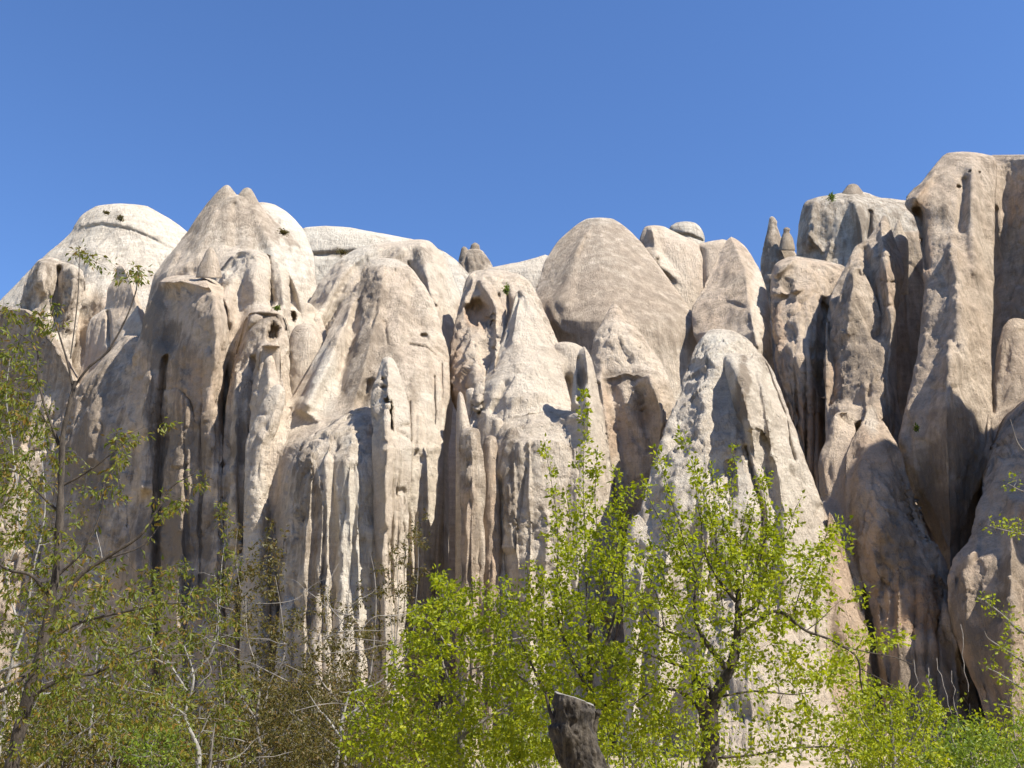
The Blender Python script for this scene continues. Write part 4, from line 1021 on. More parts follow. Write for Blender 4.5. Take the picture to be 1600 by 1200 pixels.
def plant(name, label, cat, group, Y, limbs, targets=(), shoots=(), leafmat=None, bark=None, leaf=.045, per=7, twig_leaf=5,
          wid=.5, droop=.25, cluster=1.0, seed=1, twig_r=.0035, up=.6, branch_name='branch', depth=1.2, shoot_gap=.035, base_z=None, sun_bias=.5, bare=0.0):
    r = np.random.default_rng(seed)
    first = at(*limbs[0][0][0][:2], Y + (limbs[0][0][0][2] if len(limbs[0][0][0]) > 2 else 0))
    root = empty(name, tuple(first), label, cat, group)
    o3 = np.array(first)
    nodes, nrad = [], []
    for k, (pts, r0, r1) in enumerate(limbs):
        W = np.array([at(p[0], p[1], Y + (p[2] if len(p) > 2 else 0)) for p in pts])
        P = spline(W, 7)
        P = P + np.cumsum(r.normal(size=P.shape), 0) * r0 * .05
        u = np.linspace(0, 1, len(P))
        R = r0 * (1 - u) + r1 * u
        R = R * (1 + .1 * r.normal(size=len(R)) * (r0 > .02))
        V, F = tube([(P - o3, R)], 10 if r0 > .03 else 6)
        me = mesh_np('trunk' if k == 0 else branch_name, V, F)
        link('trunk' if k == 0 else branch_name, me, bark, root)
        nodes.append(P[2:]); nrad.append(R[2:])
    nodes = np.concatenate(nodes); nrad = np.concatenate(nrad)
    paths, Lc, Ld = [], [], []
    def emit(P, s0, gap, n_at, spread):
        seg = np.linalg.norm(np.diff(P, axis=0), axis=1); Ltot = seg.sum()
        cum = np.concatenate([[0], np.cumsum(seg)])
        ds = np.arange(s0 * Ltot, Ltot, gap) if Ltot > 0 else []
        for d in list(ds) + [Ltot]:
            d2 = d + r.normal() * gap * .3
            q = np.array([np.interp(d2, cum, P[:, i]) for i in range(3)])
            i = min(len(P) - 2, max(0, np.searchsorted(cum, d) - 1))
            t = unit(P[i + 1] - P[i])
            m = max(1, int(r.poisson(n_at)))
            dd = unit(t * .5 + r.normal(size=(m, 3)) * .75 + np.array([0, 0, -droop]))
            Lc.append(q + dd * spread * r.uniform(.1, 1, (m, 1)) ** .7); Ld.append(dd)
    # long shoots
    for sh in shoots:
        x0, y0, x1, y1 = sh[:4]
        dy = r.uniform(-depth, depth) * .5 if len(sh) < 5 else sh[4]
        a, b = at(x0, y0, Y + dy), at(x1, y1, Y + dy)
        n = 9
        u = np.linspace(0, 1, n)[:, None]
        bow = r.normal(size=3) * .04 * np.linalg.norm(b - a); bow[2] = 0
        P = a * (1 - u) + b * u + bow * np.sin(u * np.pi) + r.normal(size=(n, 3)) * .006
        R = np.linspace(.008, .0025, n)
        paths.append((P, R)); nodes = np.vstack([nodes, P[1:-2]]); nrad = np.concatenate([nrad, R[1:-2]])
        emit(P, .25, shoot_gap, twig_leaf * .55, .05 * cluster)
        # short spurs with a rosette of leaves
        for k in range(int(np.linalg.norm(b - a) / .10)):
            uu = r.uniform(.1, .98)
            q = a * (1 - uu) + b * uu + bow * math.sin(uu * math.pi)
            d = unit(r.normal(size=3) * np.array([1, 1, .4]) + np.array([0, 0, .5]))
            e = q + d * r.uniform(.05, .2) * (1.25 - uu)
            paths.append((np.array([q, (q + e) / 2 + r.normal(size=3) * .006, e]), np.array([.0025, .002, .0015])))
            emit(paths[-1][0], .5, .04, twig_leaf * .8, .045 * cluster)
    # crown: grow a twig to every target from the nearest wood
    T = []
    for (x, y, rx, ry, n, *dd) in targets:
        m = n
        ang = r.uniform(0, 2 * np.pi, m); rad = np.sqrt(r.uniform(0, 1, m))
        d = (dd[0] if dd else 0) + r.uniform(-depth, depth, m)
        T.append(at(x + rx * rad * np.cos(ang), y + ry * rad * np.sin(ang), Y + d))
    if T:
        T = np.concatenate(T)
        dmin = np.array([np.min(((nodes - t) ** 2).sum(1)) for t in T])
        for t in T[np.argsort(dmin)]:
            dv = t - nodes
            cost = np.linalg.norm(dv, axis=1) + up * np.maximum(0, -dv[:, 2])
            i = int(np.argmin(cost)); s = nodes[i]
            L = np.linalg.norm(t - s)
            if L < .02: continue
            n = 6 if L > .25 else 4
            u = np.linspace(0, 1, n)[:, None]
            sag = np.array([0, 0, -.12 * L]) * np.sin(u * np.pi) * r.uniform(-.4, 1.2)
            P = s * (1 - u) + t * u + sag + r.normal(size=(n, 3)) * L * .035 * (u > 0)
            ra = min(nrad[i] * .7, twig_r * (1 + 1.6 * L))
            R = np.linspace(ra, max(.0012, ra * .4), n)
            paths.append((P, R))
            nodes = np.vstack([nodes, P[1:]]); nrad = np.concatenate([nrad, R[1:]])
            if r.uniform() < bare: continue
            emit(P, max(.15, 1 - .45 / max(L, .01)), .10, twig_leaf, .06 * cluster)
    if paths:
        V, F = tube([(P - o3, R) for P, R in paths], 3)
        tag(link('twigs', mesh_np('twigs', V, F), bark, root), kind='stuff')
    if Lc:
        C = np.concatenate(Lc) - o3; Dd = np.concatenate(Ld)
        leaf_mesh('foliage', C, Dd, leaf, leafmat, root, wid=wid, r=r, sun_bias=sun_bias)
        print(name, 'leaves', len(C), 'twigs', len(paths))
    return root

G_LEFT = 'olive-leaved trees and bushes at the lower left'
G_GREEN = 'bright green trees in spring leaf in front of the cliff'

# --- far left: tall walnut-like tree with a dark stem
plant('walnut_tree', 'tall slender tree with one dark stem and drooping olive leaf clusters at the left edge', 'tree', G_LEFT, 8.6,
      [([(-5, 1290), (18, 1200), (45, 1090), (62, 1030), (76, 960), (88, 880), (93, 780), (96, 690), (110, 625), (115, 600)],   .058, .014),
       ([(115, 605), (138, 575), (168, 548), (196, 500), (212, 455), (214, 425)], .013, .004),
       ([(115, 610), (104, 560), (92, 520), (82, 486), (78, 470)], .012, .004),
       ([(95, 700), (72, 640), (60, 590), (58, 545), (30, 520)], .014, .004),
       ([(62, 640), (92, 700), (95, 740)], .008, .006),
       ([(110, 560, .2), (120, 480, .3), (123, 430, .3), (124, 395, .3)], .007, .003),
       ([(78, 970), (120, 905), (170, 870), (218, 838), (250, 790), (268, 762), (306, 742)], .026, .004),
       ([(95, 760), (140, 735), (175, 708), (198, 690)], .012, .003),
       ([(90, 900), (130, 860), (158, 800), (162, 760), (180, 735)], .014, .003),
       ([(170, 872, .3), (225, 850, .4), (262, 800, .5)], .01, .003),
       ([(84, 940), (50, 900), (10, 890), (-30, 860)], .02, .008),
       ([(60, 1040, -.3), (10, 1075, -.5), (-30, 1085, -.6)], .022, .012),
       ([(66, 1010), (120, 975), (200, 955), (252, 945), (300, 942)], .016, .004),
       ([(45, 1090), (100, 1060), (150, 1052), (210, 1020), (240, 1010)], .02, .005),
       ([(92, 800), (60, 770), (30, 740), (0, 735)], .013, .004)],
      targets=[(208, 430, 30, 18, 16), (78, 490, 26, 24, 14), (20, 520, 44, 40, 24), (10, 600, 50, 50, 30), (40, 660, 60, 50, 30), (20, 740, 60, 50, 30), (120, 930, 60, 40, 24), (124, 392, 8, 8, 5), (195, 690, 24, 22, 12), (262, 655, 14, 10, 3), (165, 760, 36, 26, 14), (310, 745, 20, 16, 8),
               (262, 785, 34, 20, 12), (20, 620, 50, 60, 30), (60, 700, 60, 70, 34), (20, 800, 60, 70, 44), (120, 840, 50, 40, 14), (60, 880, 80, 60, 50), (200, 890, 60, 26, 16), (250, 930, 70, 40, 30),
               (40, 960, 60, 60, 36), (120, 1030, 90, 60, 60), (200, 1000, 70, 50, 40), (60, 1120, 80, 70, 60), (200, 1100, 90, 60, 50), (10, 480, 20, 20, 4)],
      leafmat=LEAF_O, bark=BARK_D, leaf=.055, twig_leaf=4.2, wid=.38, droop=1.1, seed=11, bare=.15, depth=.9, twig_r=.0028, cluster=1.1, sun_bias=.2)
plant('left_tree', 'sapling with pale grey branches crossing behind the dark stem at the lower left', 'tree', G_LEFT, 11.5,
      [([(-10, 1220), (5, 1120), (12, 1060), (40, 960), (52, 880)], .03, .008),
       ([(0, 1050), (50, 1030), (100, 1000), (150, 950), (160, 880), (150, 830)], .02, .004),
       ([(10, 1070), (60, 1085), (110, 1080), (150, 1065), (200, 1035), (240, 1030)], .03, .006),
       ([(150, 1066), (165, 1020), (180, 990)], .01, .003), ([(150, 1060), (200, 1075), (250, 1085)], .01, .003),
       ([(30, 980), (10, 900), (30, 830), (20, 700), (10, 620), (16, 560)], .014, .003),
       ([(140, 1150), (146, 1100), (150, 1040), (152, 1010)], .016, .008),
       ([(60, 1200), (120, 1150), (146, 1130), (180, 1090), (200, 1060)], .014, .004),
       ([(52, 890), (70, 800), (66, 700), (80, 640)], .012, .003)],
      targets=[(30, 640, 60, 90, 40), (20, 780, 60, 80, 50), (100, 900, 80, 70, 50), (200, 950, 80, 50, 40), (60, 1010, 100, 60, 60), (180, 1040, 100, 50, 60), (100, 1130, 120, 60, 80), (240, 1130, 90, 60, 50), (110, 760, 40, 60, 12)],
      leafmat=LEAF_O, bark=BARK_W, leaf=.058, twig_leaf=4.2, wid=.4, droop=.9, seed=12, bare=.15, depth=1.0, cluster=1.1, sun_bias=.2)
plant('left_tree', 'bushy olive tree with twisting pale twigs, right of the dark stem at lower left', 'tree', G_LEFT, 14,
      [([(300, 1260), (310, 1180), (288, 1120), (300, 1060), (286, 1010)], .035, .01),
       ([(292, 1120), (240, 1080), (215, 1060), (190, 1040)], .02, .005), ([(294, 1060), (330, 1020), (340, 960), (336, 900)], .02, .004),
       ([(292, 1080), (260, 1030), (230, 990), (220, 930)], .018, .004), ([(230, 1145), (255, 1130), (268, 1118), (300, 1122), (330, 1124)], .012, .004),
       ([(268, 1118), (290, 1140), (310, 1150), (330, 1110), (342, 1090)], .012, .004), ([(340, 1000), (345, 900), (350, 850)], .012, .003)],
      targets=[(240, 980, 80, 50, 50), (330, 960, 60, 60, 40), (350, 890, 30, 40, 18), (280, 1040, 90, 50, 60), (220, 1100, 80, 60, 50), (330, 1090, 80, 60, 60), (290, 1160, 110, 50, 60), (260, 930, 50, 30, 18), (345, 810, 12, 30, 4), (290, 890, 40, 20, 8)],
      leafmat=LEAF_O, bark=BARK_W, leaf=.07, twig_leaf=4.5, wid=.4, droop=.8, seed=13, bare=.15, depth=1.4, cluster=1.3, sun_bias=.2)
plant('brown_tree', 'bronze-leaved tree with a thin pale bent trunk, between the olive tree and the brown thicket', 'tree', G_LEFT, 17,
      [([(420, 1280), (414, 1200), (402, 1130), (406, 1060), (388, 1000), (384, 930)], .035, .008),
       ([(412, 1110), (425, 1060), (444, 1025), (440, 960), (430, 900)], .022, .004), ([(405, 1130), (370, 1080), (355, 1050), (350, 1000)], .02, .004),
       ([(340, 1200), (352, 1150), (350, 1090), (344, 1030), (345, 900)], .02, .003), ([(384, 960), (372, 900), (368, 860), (372, 820)], .01, .003),
       ([(420, 1180), (460, 1120), (470, 1070)], .02, .004)],
      targets=[(400, 930, 50, 50, 34), (420, 880, 40, 40, 16), (370, 900, 36, 50, 20), (380, 1000, 70, 60, 60), (440, 1030, 60, 60, 50), (400, 1100, 90, 60, 80), (390, 1170, 110, 50, 80), (430, 830, 20, 30, 5), (372, 830, 12, 24, 5)],
      leafmat=LEAF_B, bark=BARK_G, leaf=.075, twig_leaf=4.5, wid=.42, droop=.7, seed=14, bare=.15, depth=1.6, cluster=1.3, sun_bias=.2)
plant('brown_tree', 'bronze thicket tree with thin upright whips against the bright buttress', 'tree', G_LEFT, 18,
      [([(545, 1290), (540, 1220), (536, 1150), (530, 1090), (520, 1040), (508, 980), (504, 930)], .04, .006),
       ([(536, 1150), (560, 1100), (580, 1050), (588, 960), (586, 900), (578, 860)], .03, .004), ([(530, 1100), (500, 1060), (480, 1010), (470, 960)], .02, .004),
       ([(536, 1130), (600, 1080), (618, 1010), (622, 940), (618, 860)], .02, .003), ([(510, 1000), (540, 960), (546, 900), (540, 860)], .01, .003),
       ([(540, 1180), (490, 1140), (450, 1110), (430, 1060)], .02, .004), ([(600, 1080), (640, 1010), (650, 940), (654, 870), (650, 820)], .016, .003)],
      targets=[(480, 980, 40, 50, 22), (540, 950, 50, 50, 24), (590, 930, 40, 50, 24), (620, 900, 30, 50, 22), (650, 860, 20, 46, 16), (500, 1050, 60, 50, 56), (570, 1040, 60, 60, 60), (640, 1000, 50, 60, 40), (480, 1120, 80, 60, 110), (580, 1120, 80, 60, 90), (520, 1180, 120, 40, 110), (440, 1070, 50, 40, 36), (500, 920, 16, 24, 6), (660, 820, 20, 24, 6), (560, 1000, 60, 30, 30)],
      leafmat=LEAF_B, bark=BARK_G, leaf=.07, twig_leaf=4.5, wid=.42, droop=.6, seed=15, bare=.15, depth=1.8, cluster=1.3, sun_bias=.2)
plant('brown_tree', 'bronze thicket tree with a forked white trunk, left of the bright green bush', 'tree', G_LEFT, 15,
      [([(520, 1290), (524, 1220), (530, 1160), (534, 1120), (545, 1080)], .04, .014), ([(530, 1150), (510, 1120), (500, 1110), (480, 1080)], .02, .005),
       ([(534, 1125), (556, 1110), (580, 1104), (610, 1118)], .02, .005), ([(545, 1085), (600, 1060), (614, 1010), (610, 960)], .02, .004),
       ([(600, 1240), (606, 1150), (616, 1080), (618, 1020), (616, 960)], .018, .004)],
      targets=[(480, 1140, 70, 50, 60), (560, 1100, 60, 50, 40), (600, 1150, 60, 50, 50), (520, 1060, 60, 30, 24), (540, 1180, 100, 40, 70)],
      leafmat=LEAF_B, bark=BARK_W, leaf=.06, twig_leaf=4.5, wid=.42, droop=.5, seed=16, bare=.15, depth=1.2, cluster=1.3, sun_bias=.2)

r2 = np.random.default_rng(91)
tangle = []
for k in range(46):
    x, y = r2.uniform(-10, 640), r2.uniform(930, 1190)
    a = r2.uniform(-.9, .9) + (math.pi if r2.uniform() < .5 else 0); L = r2.uniform(50, 150)
    b = r2.uniform(-.5, .5); d = r2.uniform(-1.5, 1.5)
    P = [(x, y, d)]
    for i in range(4):
        a += b * .5 + r2.normal() * .25
        P.append((P[-1][0] + math.cos(a) * L / 4, P[-1][1] - abs(math.sin(a)) * L / 5 + 3 * r2.normal(), d + .1 * i))
    tangle.append((P, r2.uniform(.005, .009), .002))
plant('bare_bush', 'tangle of pale bare twigs spread through the olive and brown thicket', 'bush', G_LEFT, 12.5,
      [([(330, 1290), (328, 1230), (330, 1180), (336, 1130)], .03, .01)] + tangle, bark=BARK_G, leafmat=LEAF_O, seed=19)
# --- centre: bright green trees
shoots_a = [(918, 960, 912, 612), (872, 905, 850, 690), (940, 900, 934, 700), (905, 940, 884, 770), (960, 900, 962, 735), (930, 960, 950, 790), (880, 980, 862, 820), (850, 1000, 835, 880), (975, 940, 985, 760), (840, 940, 822, 880)]
plant('green_tree', 'bright green tree with long upright whips rising behind the cut trunk', 'tree', G_GREEN, 11,
      [([(915, 1290), (918, 1200), (922, 1120), (920, 1040), (919, 960)], .07, .02), ([(920, 1080), (890, 1020), (872, 960), (870, 905)], .025, .006),
       ([(920, 1060), (950, 1000), (965, 950), (972, 930)], .025, .006), ([(921, 1120), (960, 1090), (985, 1050), (1000, 990)], .02, .005),
       ([(919, 1130), (860, 1090), (830, 1040), (812, 1000)], .025, .005)],
      shoots=shoots_a,
      targets=[(920, 900, 70, 60, 60), (880, 980, 70, 60, 70), (960, 980, 60, 60, 60), (850, 1050, 70, 60, 70), (950, 1070, 80, 60, 80), (880, 1130, 90, 60, 70), (1000, 1120, 70, 60, 60), (900, 820, 30, 40, 12), (970, 860, 30, 40, 16)],
      leafmat=LEAF_G, bark=BARK_D, leaf=.056, twig_leaf=4.8, wid=.62, droop=.2, seed=21, depth=1.0, cluster=1.2)
shoots_b = [(1130, 960, 1065, 678), (1090, 900, 1025, 700), (1120, 940, 1110, 726), (1150, 930, 1148, 700), (1160, 930, 1198, 738), (1180, 960, 1252, 775), (1100, 930, 1000, 750), (1170, 940, 1225, 790), (1240, 960, 1306, 812), (1135, 900, 1120, 760),
            (1075, 930, 1040, 790), (1200, 950, 1210, 830), (1060, 960, 1012, 840), (1150, 900, 1170, 780), (1260, 960, 1280, 850), (1110, 900, 1085, 740), (1040, 990, 990, 860), (1180, 900, 1190, 745)]
plant('green_tree', 'large bright green tree with a forked dark trunk, right of the cut trunk', 'tree', G_GREEN, 10,
      [([(1100, 1330), (1106, 1230), (1108, 1180), (1112, 1130), (1122, 1085), (1140, 1052), (1148, 1000), (1150, 960), (1150, 920)], .10, .022),
       ([(1110, 1150), (1098, 1100), (1092, 1075), (1090, 1066)], .085, .06),
       ([(1140, 1050), (1100, 1000), (1085, 960), (1090, 900)], .03, .006), ([(1150, 965), (1180, 945), (1195, 900), (1200, 860)], .022, .005),
       ([(1150, 940), (1120, 900), (1100, 860)], .02, .005), ([(1145, 1000), (1180, 975), (1215, 955), (1260, 985), (1300, 1000), (1340, 1025), (1346, 1060), (1350, 1090)], .022, .005),
       ([(1310, 1008), (1350, 1018), (1400, 1028), (1425, 1038), (1424, 1026)], .008, .003), ([(1260, 985), (1280, 970), (1300, 950)], .006, .003),
       ([(1090, 1000), (1040, 985), (1010, 960), (990, 920)], .016, .004), ([(1120, 1088), (1080, 1050), (1030, 1030), (980, 1010)], .022, .004),
       ([(1120, 1090), (1180, 1080), (1240, 1085), (1270, 1080)], .012, .003), ([(1345, 1045), (1400, 1075), (1425, 1100)], .006, .003),
       ([(1110, 1185), (1180, 1180), (1240, 1170), (1300, 1168), (1330, 1175)], .012, .004), ([(1095, 1110), (1060, 1080), (1020, 1080), (990, 1100)], .02, .005)],
      shoots=shoots_b,
      targets=[(1130, 860, 90, 60, 60), (1210, 880, 70, 50, 50), (1060, 900, 70, 60, 44), (1150, 950, 100, 50, 70), (1240, 930, 70, 50, 40), (1040, 970, 70, 50, 44), (1110, 1010, 90, 40, 50), (1200, 1000, 60, 40, 26), (1310, 840, 20, 34, 14), (1325, 1010, 40, 40, 14),
               (1270, 1040, 60, 40, 26), (1040, 1050, 80, 40, 50), (1180, 1050, 80, 40, 22), (1385, 1000, 34, 16, 12), (1290, 1090, 50, 60, 30), (1200, 1110, 70, 50, 22), (1060, 1130, 60, 60, 40), (1160, 1170, 90, 40, 26), (1250, 1150, 60, 50, 20), (1345, 930, 12, 12, 3), (1270, 880, 40, 40, 20)],
      leafmat=LEAF_G, bark=BARK_D, leaf=.051, twig_leaf=4.8, wid=.62, droop=.2, seed=22, depth=.9, cluster=1.2)
plant('green_bush', 'broad bright green bush with arching grey boughs, left of the cut trunk', 'bush', G_GREEN, 12.5,
      [([(720, 1290), (722, 1200), (722, 1120), (724, 1060)], .07, .03), ([(868, 1088), (830, 1070), (800, 1050), (770, 1042), (735, 1048), (715, 1070)], .022, .006),
       ([(722, 1100), (700, 1060), (690, 1010), (740, 1015), (800, 1000), (850, 995), (872, 1006)], .02, .006), ([(745, 1015), (720, 980), (705, 940), (695, 895)], .016, .003),
       ([(722, 1090), (670, 1060), (640, 1050), (610, 1080)], .02, .004), ([(724, 1070), (780, 1020), (800, 960), (790, 920)], .02, .004),
       ([(722, 1150), (780, 1110), (830, 1085), (860, 1070)], .02, .006), ([(700, 1010), (670, 970), (650, 960)], .012, .003),
       ([(560, 1200), (575, 1150), (572, 1110), (560, 1090)], .02, .006)],
      shoots=[(700, 960, 692, 890), (730, 960, 745, 905), (770, 960, 790, 905), (650, 990, 640, 950)],
      targets=[(700, 920, 34, 34, 22), (760, 950, 70, 36, 50), (690, 980, 60, 40, 50), (790, 990, 70, 40, 70), (650, 1040, 50, 50, 46), (730, 1050, 70, 50, 70), (820, 1050, 60, 50, 60), (600, 1110, 50, 40, 36), (680, 1110, 70, 50, 70), (770, 1120, 80, 50, 80), (560, 1150, 40, 36, 20), (640, 1170, 80, 40, 60), (750, 1180, 100, 40, 90), (840, 1150, 50, 50, 40), (555, 1080, 18, 14, 5), (840, 950, 50, 50, 36), (660, 960, 20, 16, 8)],
      leafmat=LEAF_G, bark=BARK_G, leaf=.062, twig_leaf=4.8, wid=.6, droop=.35, seed=23, depth=1.3, cluster=1.3)
plant('green_bush', 'small fresh green shrub low at the left among the olive trees', 'bush', G_GREEN, 12,
      [([(240, 1290), (238, 1220), (236, 1170)], .02, .006)], targets=[(236, 1160, 52, 40, 70), (230, 1200, 70, 30, 50), (275, 1150, 14, 12, 6)],
      leafmat=LEAF_D, bark=BARK_G, leaf=.045, twig_leaf=4, wid=.6, droop=.2, seed=24, depth=.5)
# --- undergrowth closing the foot of the cliff
def undergrowth(name, mat, spots, n, size, seed):
    r = np.random.default_rng(seed)
    C, D, ps = [], [], []
    for (x, ytop, w, Y) in spots:
        c = at(x, ytop, Y); hgt = max(.6, c[2] + .4); wm = w / FPX * Y
        for k in range(10):
            b = np.array([c[0] + r.normal() * wm * .4, Y + r.normal() * wm * .4, -.4])
            e = b + np.array([r.normal() * wm * .25, r.normal() * wm * .25, hgt * r.uniform(.5, 1.0)])
            u = np.linspace(0, 1, 6)[:, None]
            ps.append((b * (1 - u) + e * u + r.normal(size=(6, 3)) * .05, np.linspace(.03, .008, 6)))
        m = int(n * w / 100)
        k = max(3, m // 26)
        cl = np.stack([c[0] + r.normal(size=k) * wm * .42, Y + r.normal(size=k) * wm * .35, (r.uniform(0, 1, k) ** .8) * hgt - .3], -1)
        cl[:, 2] *= 1 - .35 * np.abs(cl[:, 0] - c[0]) / wm
        idx = r.integers(0, k, m)
        C.append(cl[idx] + r.normal(size=(m, 3)) * .22); D.append(r.normal(size=(m, 3)) + np.array([0, 0, -.2]))
    V, F = tube(ps, 3)
    me = mesh_np(name, V, F)
    o = leaf_mesh(name, np.concatenate(C), np.concatenate(D), size, mat, None, wid=.55, r=r, sun_bias=.4)
    s_ = link(name.replace('leaves', 'stems').replace('undergrowth', 'undergrowth_stems'), me, BARK_G); tag(s_, kind='stuff')
r_ = np.random.default_rng(55)
undergrowth('undergrowth', LEAF_B, [(x, 1085 + 30 * math.sin(x * .045) + r_.normal() * 12 - (25 if 380 < x < 560 else 0), 60, 24 + r_.uniform(-3, 5)) for x in range(-40, 640, 26)], 900, .12, 41)
undergrowth('undergrowth', LEAF_B, [(x, 1120 + 25 * math.sin(x * .03) + r_.normal() * 12, 60, 21 + r_.uniform(-3, 4)) for x in range(-40, 700, 34)], 800, .11, 42)
undergrowth('undergrowth', LEAF_G, [(x, 1125 + 25 * math.sin(x * .05) + r_.normal() * 12, 60, 22 + r_.uniform(-3, 5)) for x in list(range(600, 1100, 30)) + list(range(1330, 1700, 30))], 800, .10, 43)
# --- lower right
plant('green_shrub', 'yellow-green shrub in front of the dark hollow, low at right', 'shrub', G_GREEN, 17,
      [([(1400, 1290), (1398, 1200), (1395, 1140), (1392, 1100)], .05, .012), ([(1398, 1190), (1350, 1130), (1340, 1100)], .02, .004), ([(1398, 1190), (1440, 1130), (1455, 1080)], .02, .004)],
      shoots=[(1440, 1160, 1452, 1062), (1400, 1150, 1404, 1070), (1370, 1150, 1362, 1070)],
      targets=[(1390, 1100, 50, 30, 34), (1340, 1090, 40, 40, 34), (1380, 1150, 70, 40, 80), (1450, 1110, 24, 36, 20), (1330, 1160, 50, 50, 60), (1420, 1190, 80, 30, 60), (1310, 1040, 20, 20, 10), (1340, 1020, 30, 24, 12)],
      leafmat=LEAF_G, bark=BARK_G, leaf=.07, twig_leaf=4, wid=.62, droop=.2, seed=31, depth=1.2, cluster=1.4)
plant('green_shrub', 'dense green shrub at the bottom, just right of the shrub by the dark hollow', 'shrub', G_GREEN, 17.5,
      [([(1520, 1290), (1518, 1220), (1515, 1170)], .05, .012), ([(1518, 1220), (1490, 1160), (1485, 1140)], .02, .004)],
      targets=[(1490, 1160, 34, 40, 44), (1540, 1180, 50, 30, 50), (1530, 1140, 26, 20, 14), (1485, 1190, 50, 30, 50), (1540, 1150, 14, 12, 8)],
      leafmat=LEAF_D, bark=BARK_G, leaf=.07, twig_leaf=4, wid=.62, droop=.2, seed=32, depth=1.0, cluster=1.4)
plant('green_shrub', 'dark green shrub in the bottom right corner of the picture', 'shrub', G_GREEN, 15,
      [([(1610, 1290), (1605, 1220), (1600, 1160)], .05, .012), ([(1605, 1220), (1580, 1170)], .02, .006)],
      targets=[(1595, 1130, 26, 16, 14), (1590, 1180, 34, 30, 30), (1570, 1195, 30, 16, 16)],
      leafmat=LEAF_D, bark=BARK_G, leaf=.06, twig_leaf=3.5, wid=.6, droop=.2, seed=33, depth=.8, cluster=1.3)
plant('leaning_tree', 'tree outside the right edge reaching in with slanting sprays of small leaves', 'tree', G_GREEN, 7,
      [([(1760, 1350), (1750, 1150), (1730, 980), (1720, 850), (1715, 780)], .07, .03), ([(1730, 990, .2), (1660, 1010), (1600, 990), (1565, 960), (1540, 940), (1527, 934)], .014, .002),
       ([(1735, 1060), (1660, 1060), (1610, 1040), (1570, 1015), (1545, 998), (1538, 985)], .014, .002), ([(1740, 1110), (1660, 1100), (1600, 1075), (1560, 1050), (1540, 1040)], .014, .002),
       ([(1745, 1140), (1660, 1135), (1610, 1115), (1560, 1100)], .012, .002), ([(1718, 830), (1660, 835), (1610, 838), (1575, 830), (1545, 822)], .014, .002),
       ([(1716, 800), (1650, 780), (1600, 768), (1575, 755)], .012, .002), ([(1715, 790), (1640, 730), (1595, 700), (1578, 655)], .01, .002)],
      targets=[(1560, 818, 22, 10, 10), (1590, 822, 18, 14, 8), (1585, 752, 14, 10, 4), (1540, 937, 12, 6, 5), (1565, 958, 20, 10, 8), (1592, 985, 22, 14, 10), (1570, 1010, 26, 12, 12), (1595, 1035, 22, 12, 9), (1548, 1042, 12, 7, 5), (1575, 1062, 20, 8, 8), (1600, 1075, 16, 8, 5), (1565, 1102, 18, 6, 5), (1600, 1110, 14, 8, 4)],
      leafmat=LEAF_G, bark=BARK_G, leaf=.03, twig_leaf=3.2, wid=.6, droop=.1, seed=34, depth=.25, twig_r=.0018, cluster=.7)

# --- hanging dry stems on the brown foot of the leaning spire
def vine(name, label, paths, Y):
    ps = []
    r = np.random.default_rng(5)
    for (x0, y0, x1, y1) in paths:
        a, b = at(x0, y0, Y), at(x1, y1, Y - .6)
        u = np.linspace(0, 1, 8)[:, None]
        ps.append((a * (1 - u) + b * u + r.normal(size=(8, 3)) * .05, np.linspace(.02, .012, 8)))
    o3 = ps[0][0][0]
    V, F = tube([(P - o3, R) for P, R in ps], 3)
    o = link(name, mesh_np(name, V, F), BARK_G); o.location = o3
    tag(o, label, 'vine', None)
vine('hanging_vine', 'thin dry vines hanging down the brown rock foot at lower right', [(1428, 1030, 1436, 1110), (1450, 1040, 1458, 1120), (1464, 1030, 1490, 1130), (1486, 1050, 1500, 1140), (1438, 1100, 1470, 1190), (1510, 1100, 1545, 1180), (1500, 980, 1512, 1080), (1470, 1100, 1500, 1170)], 39)

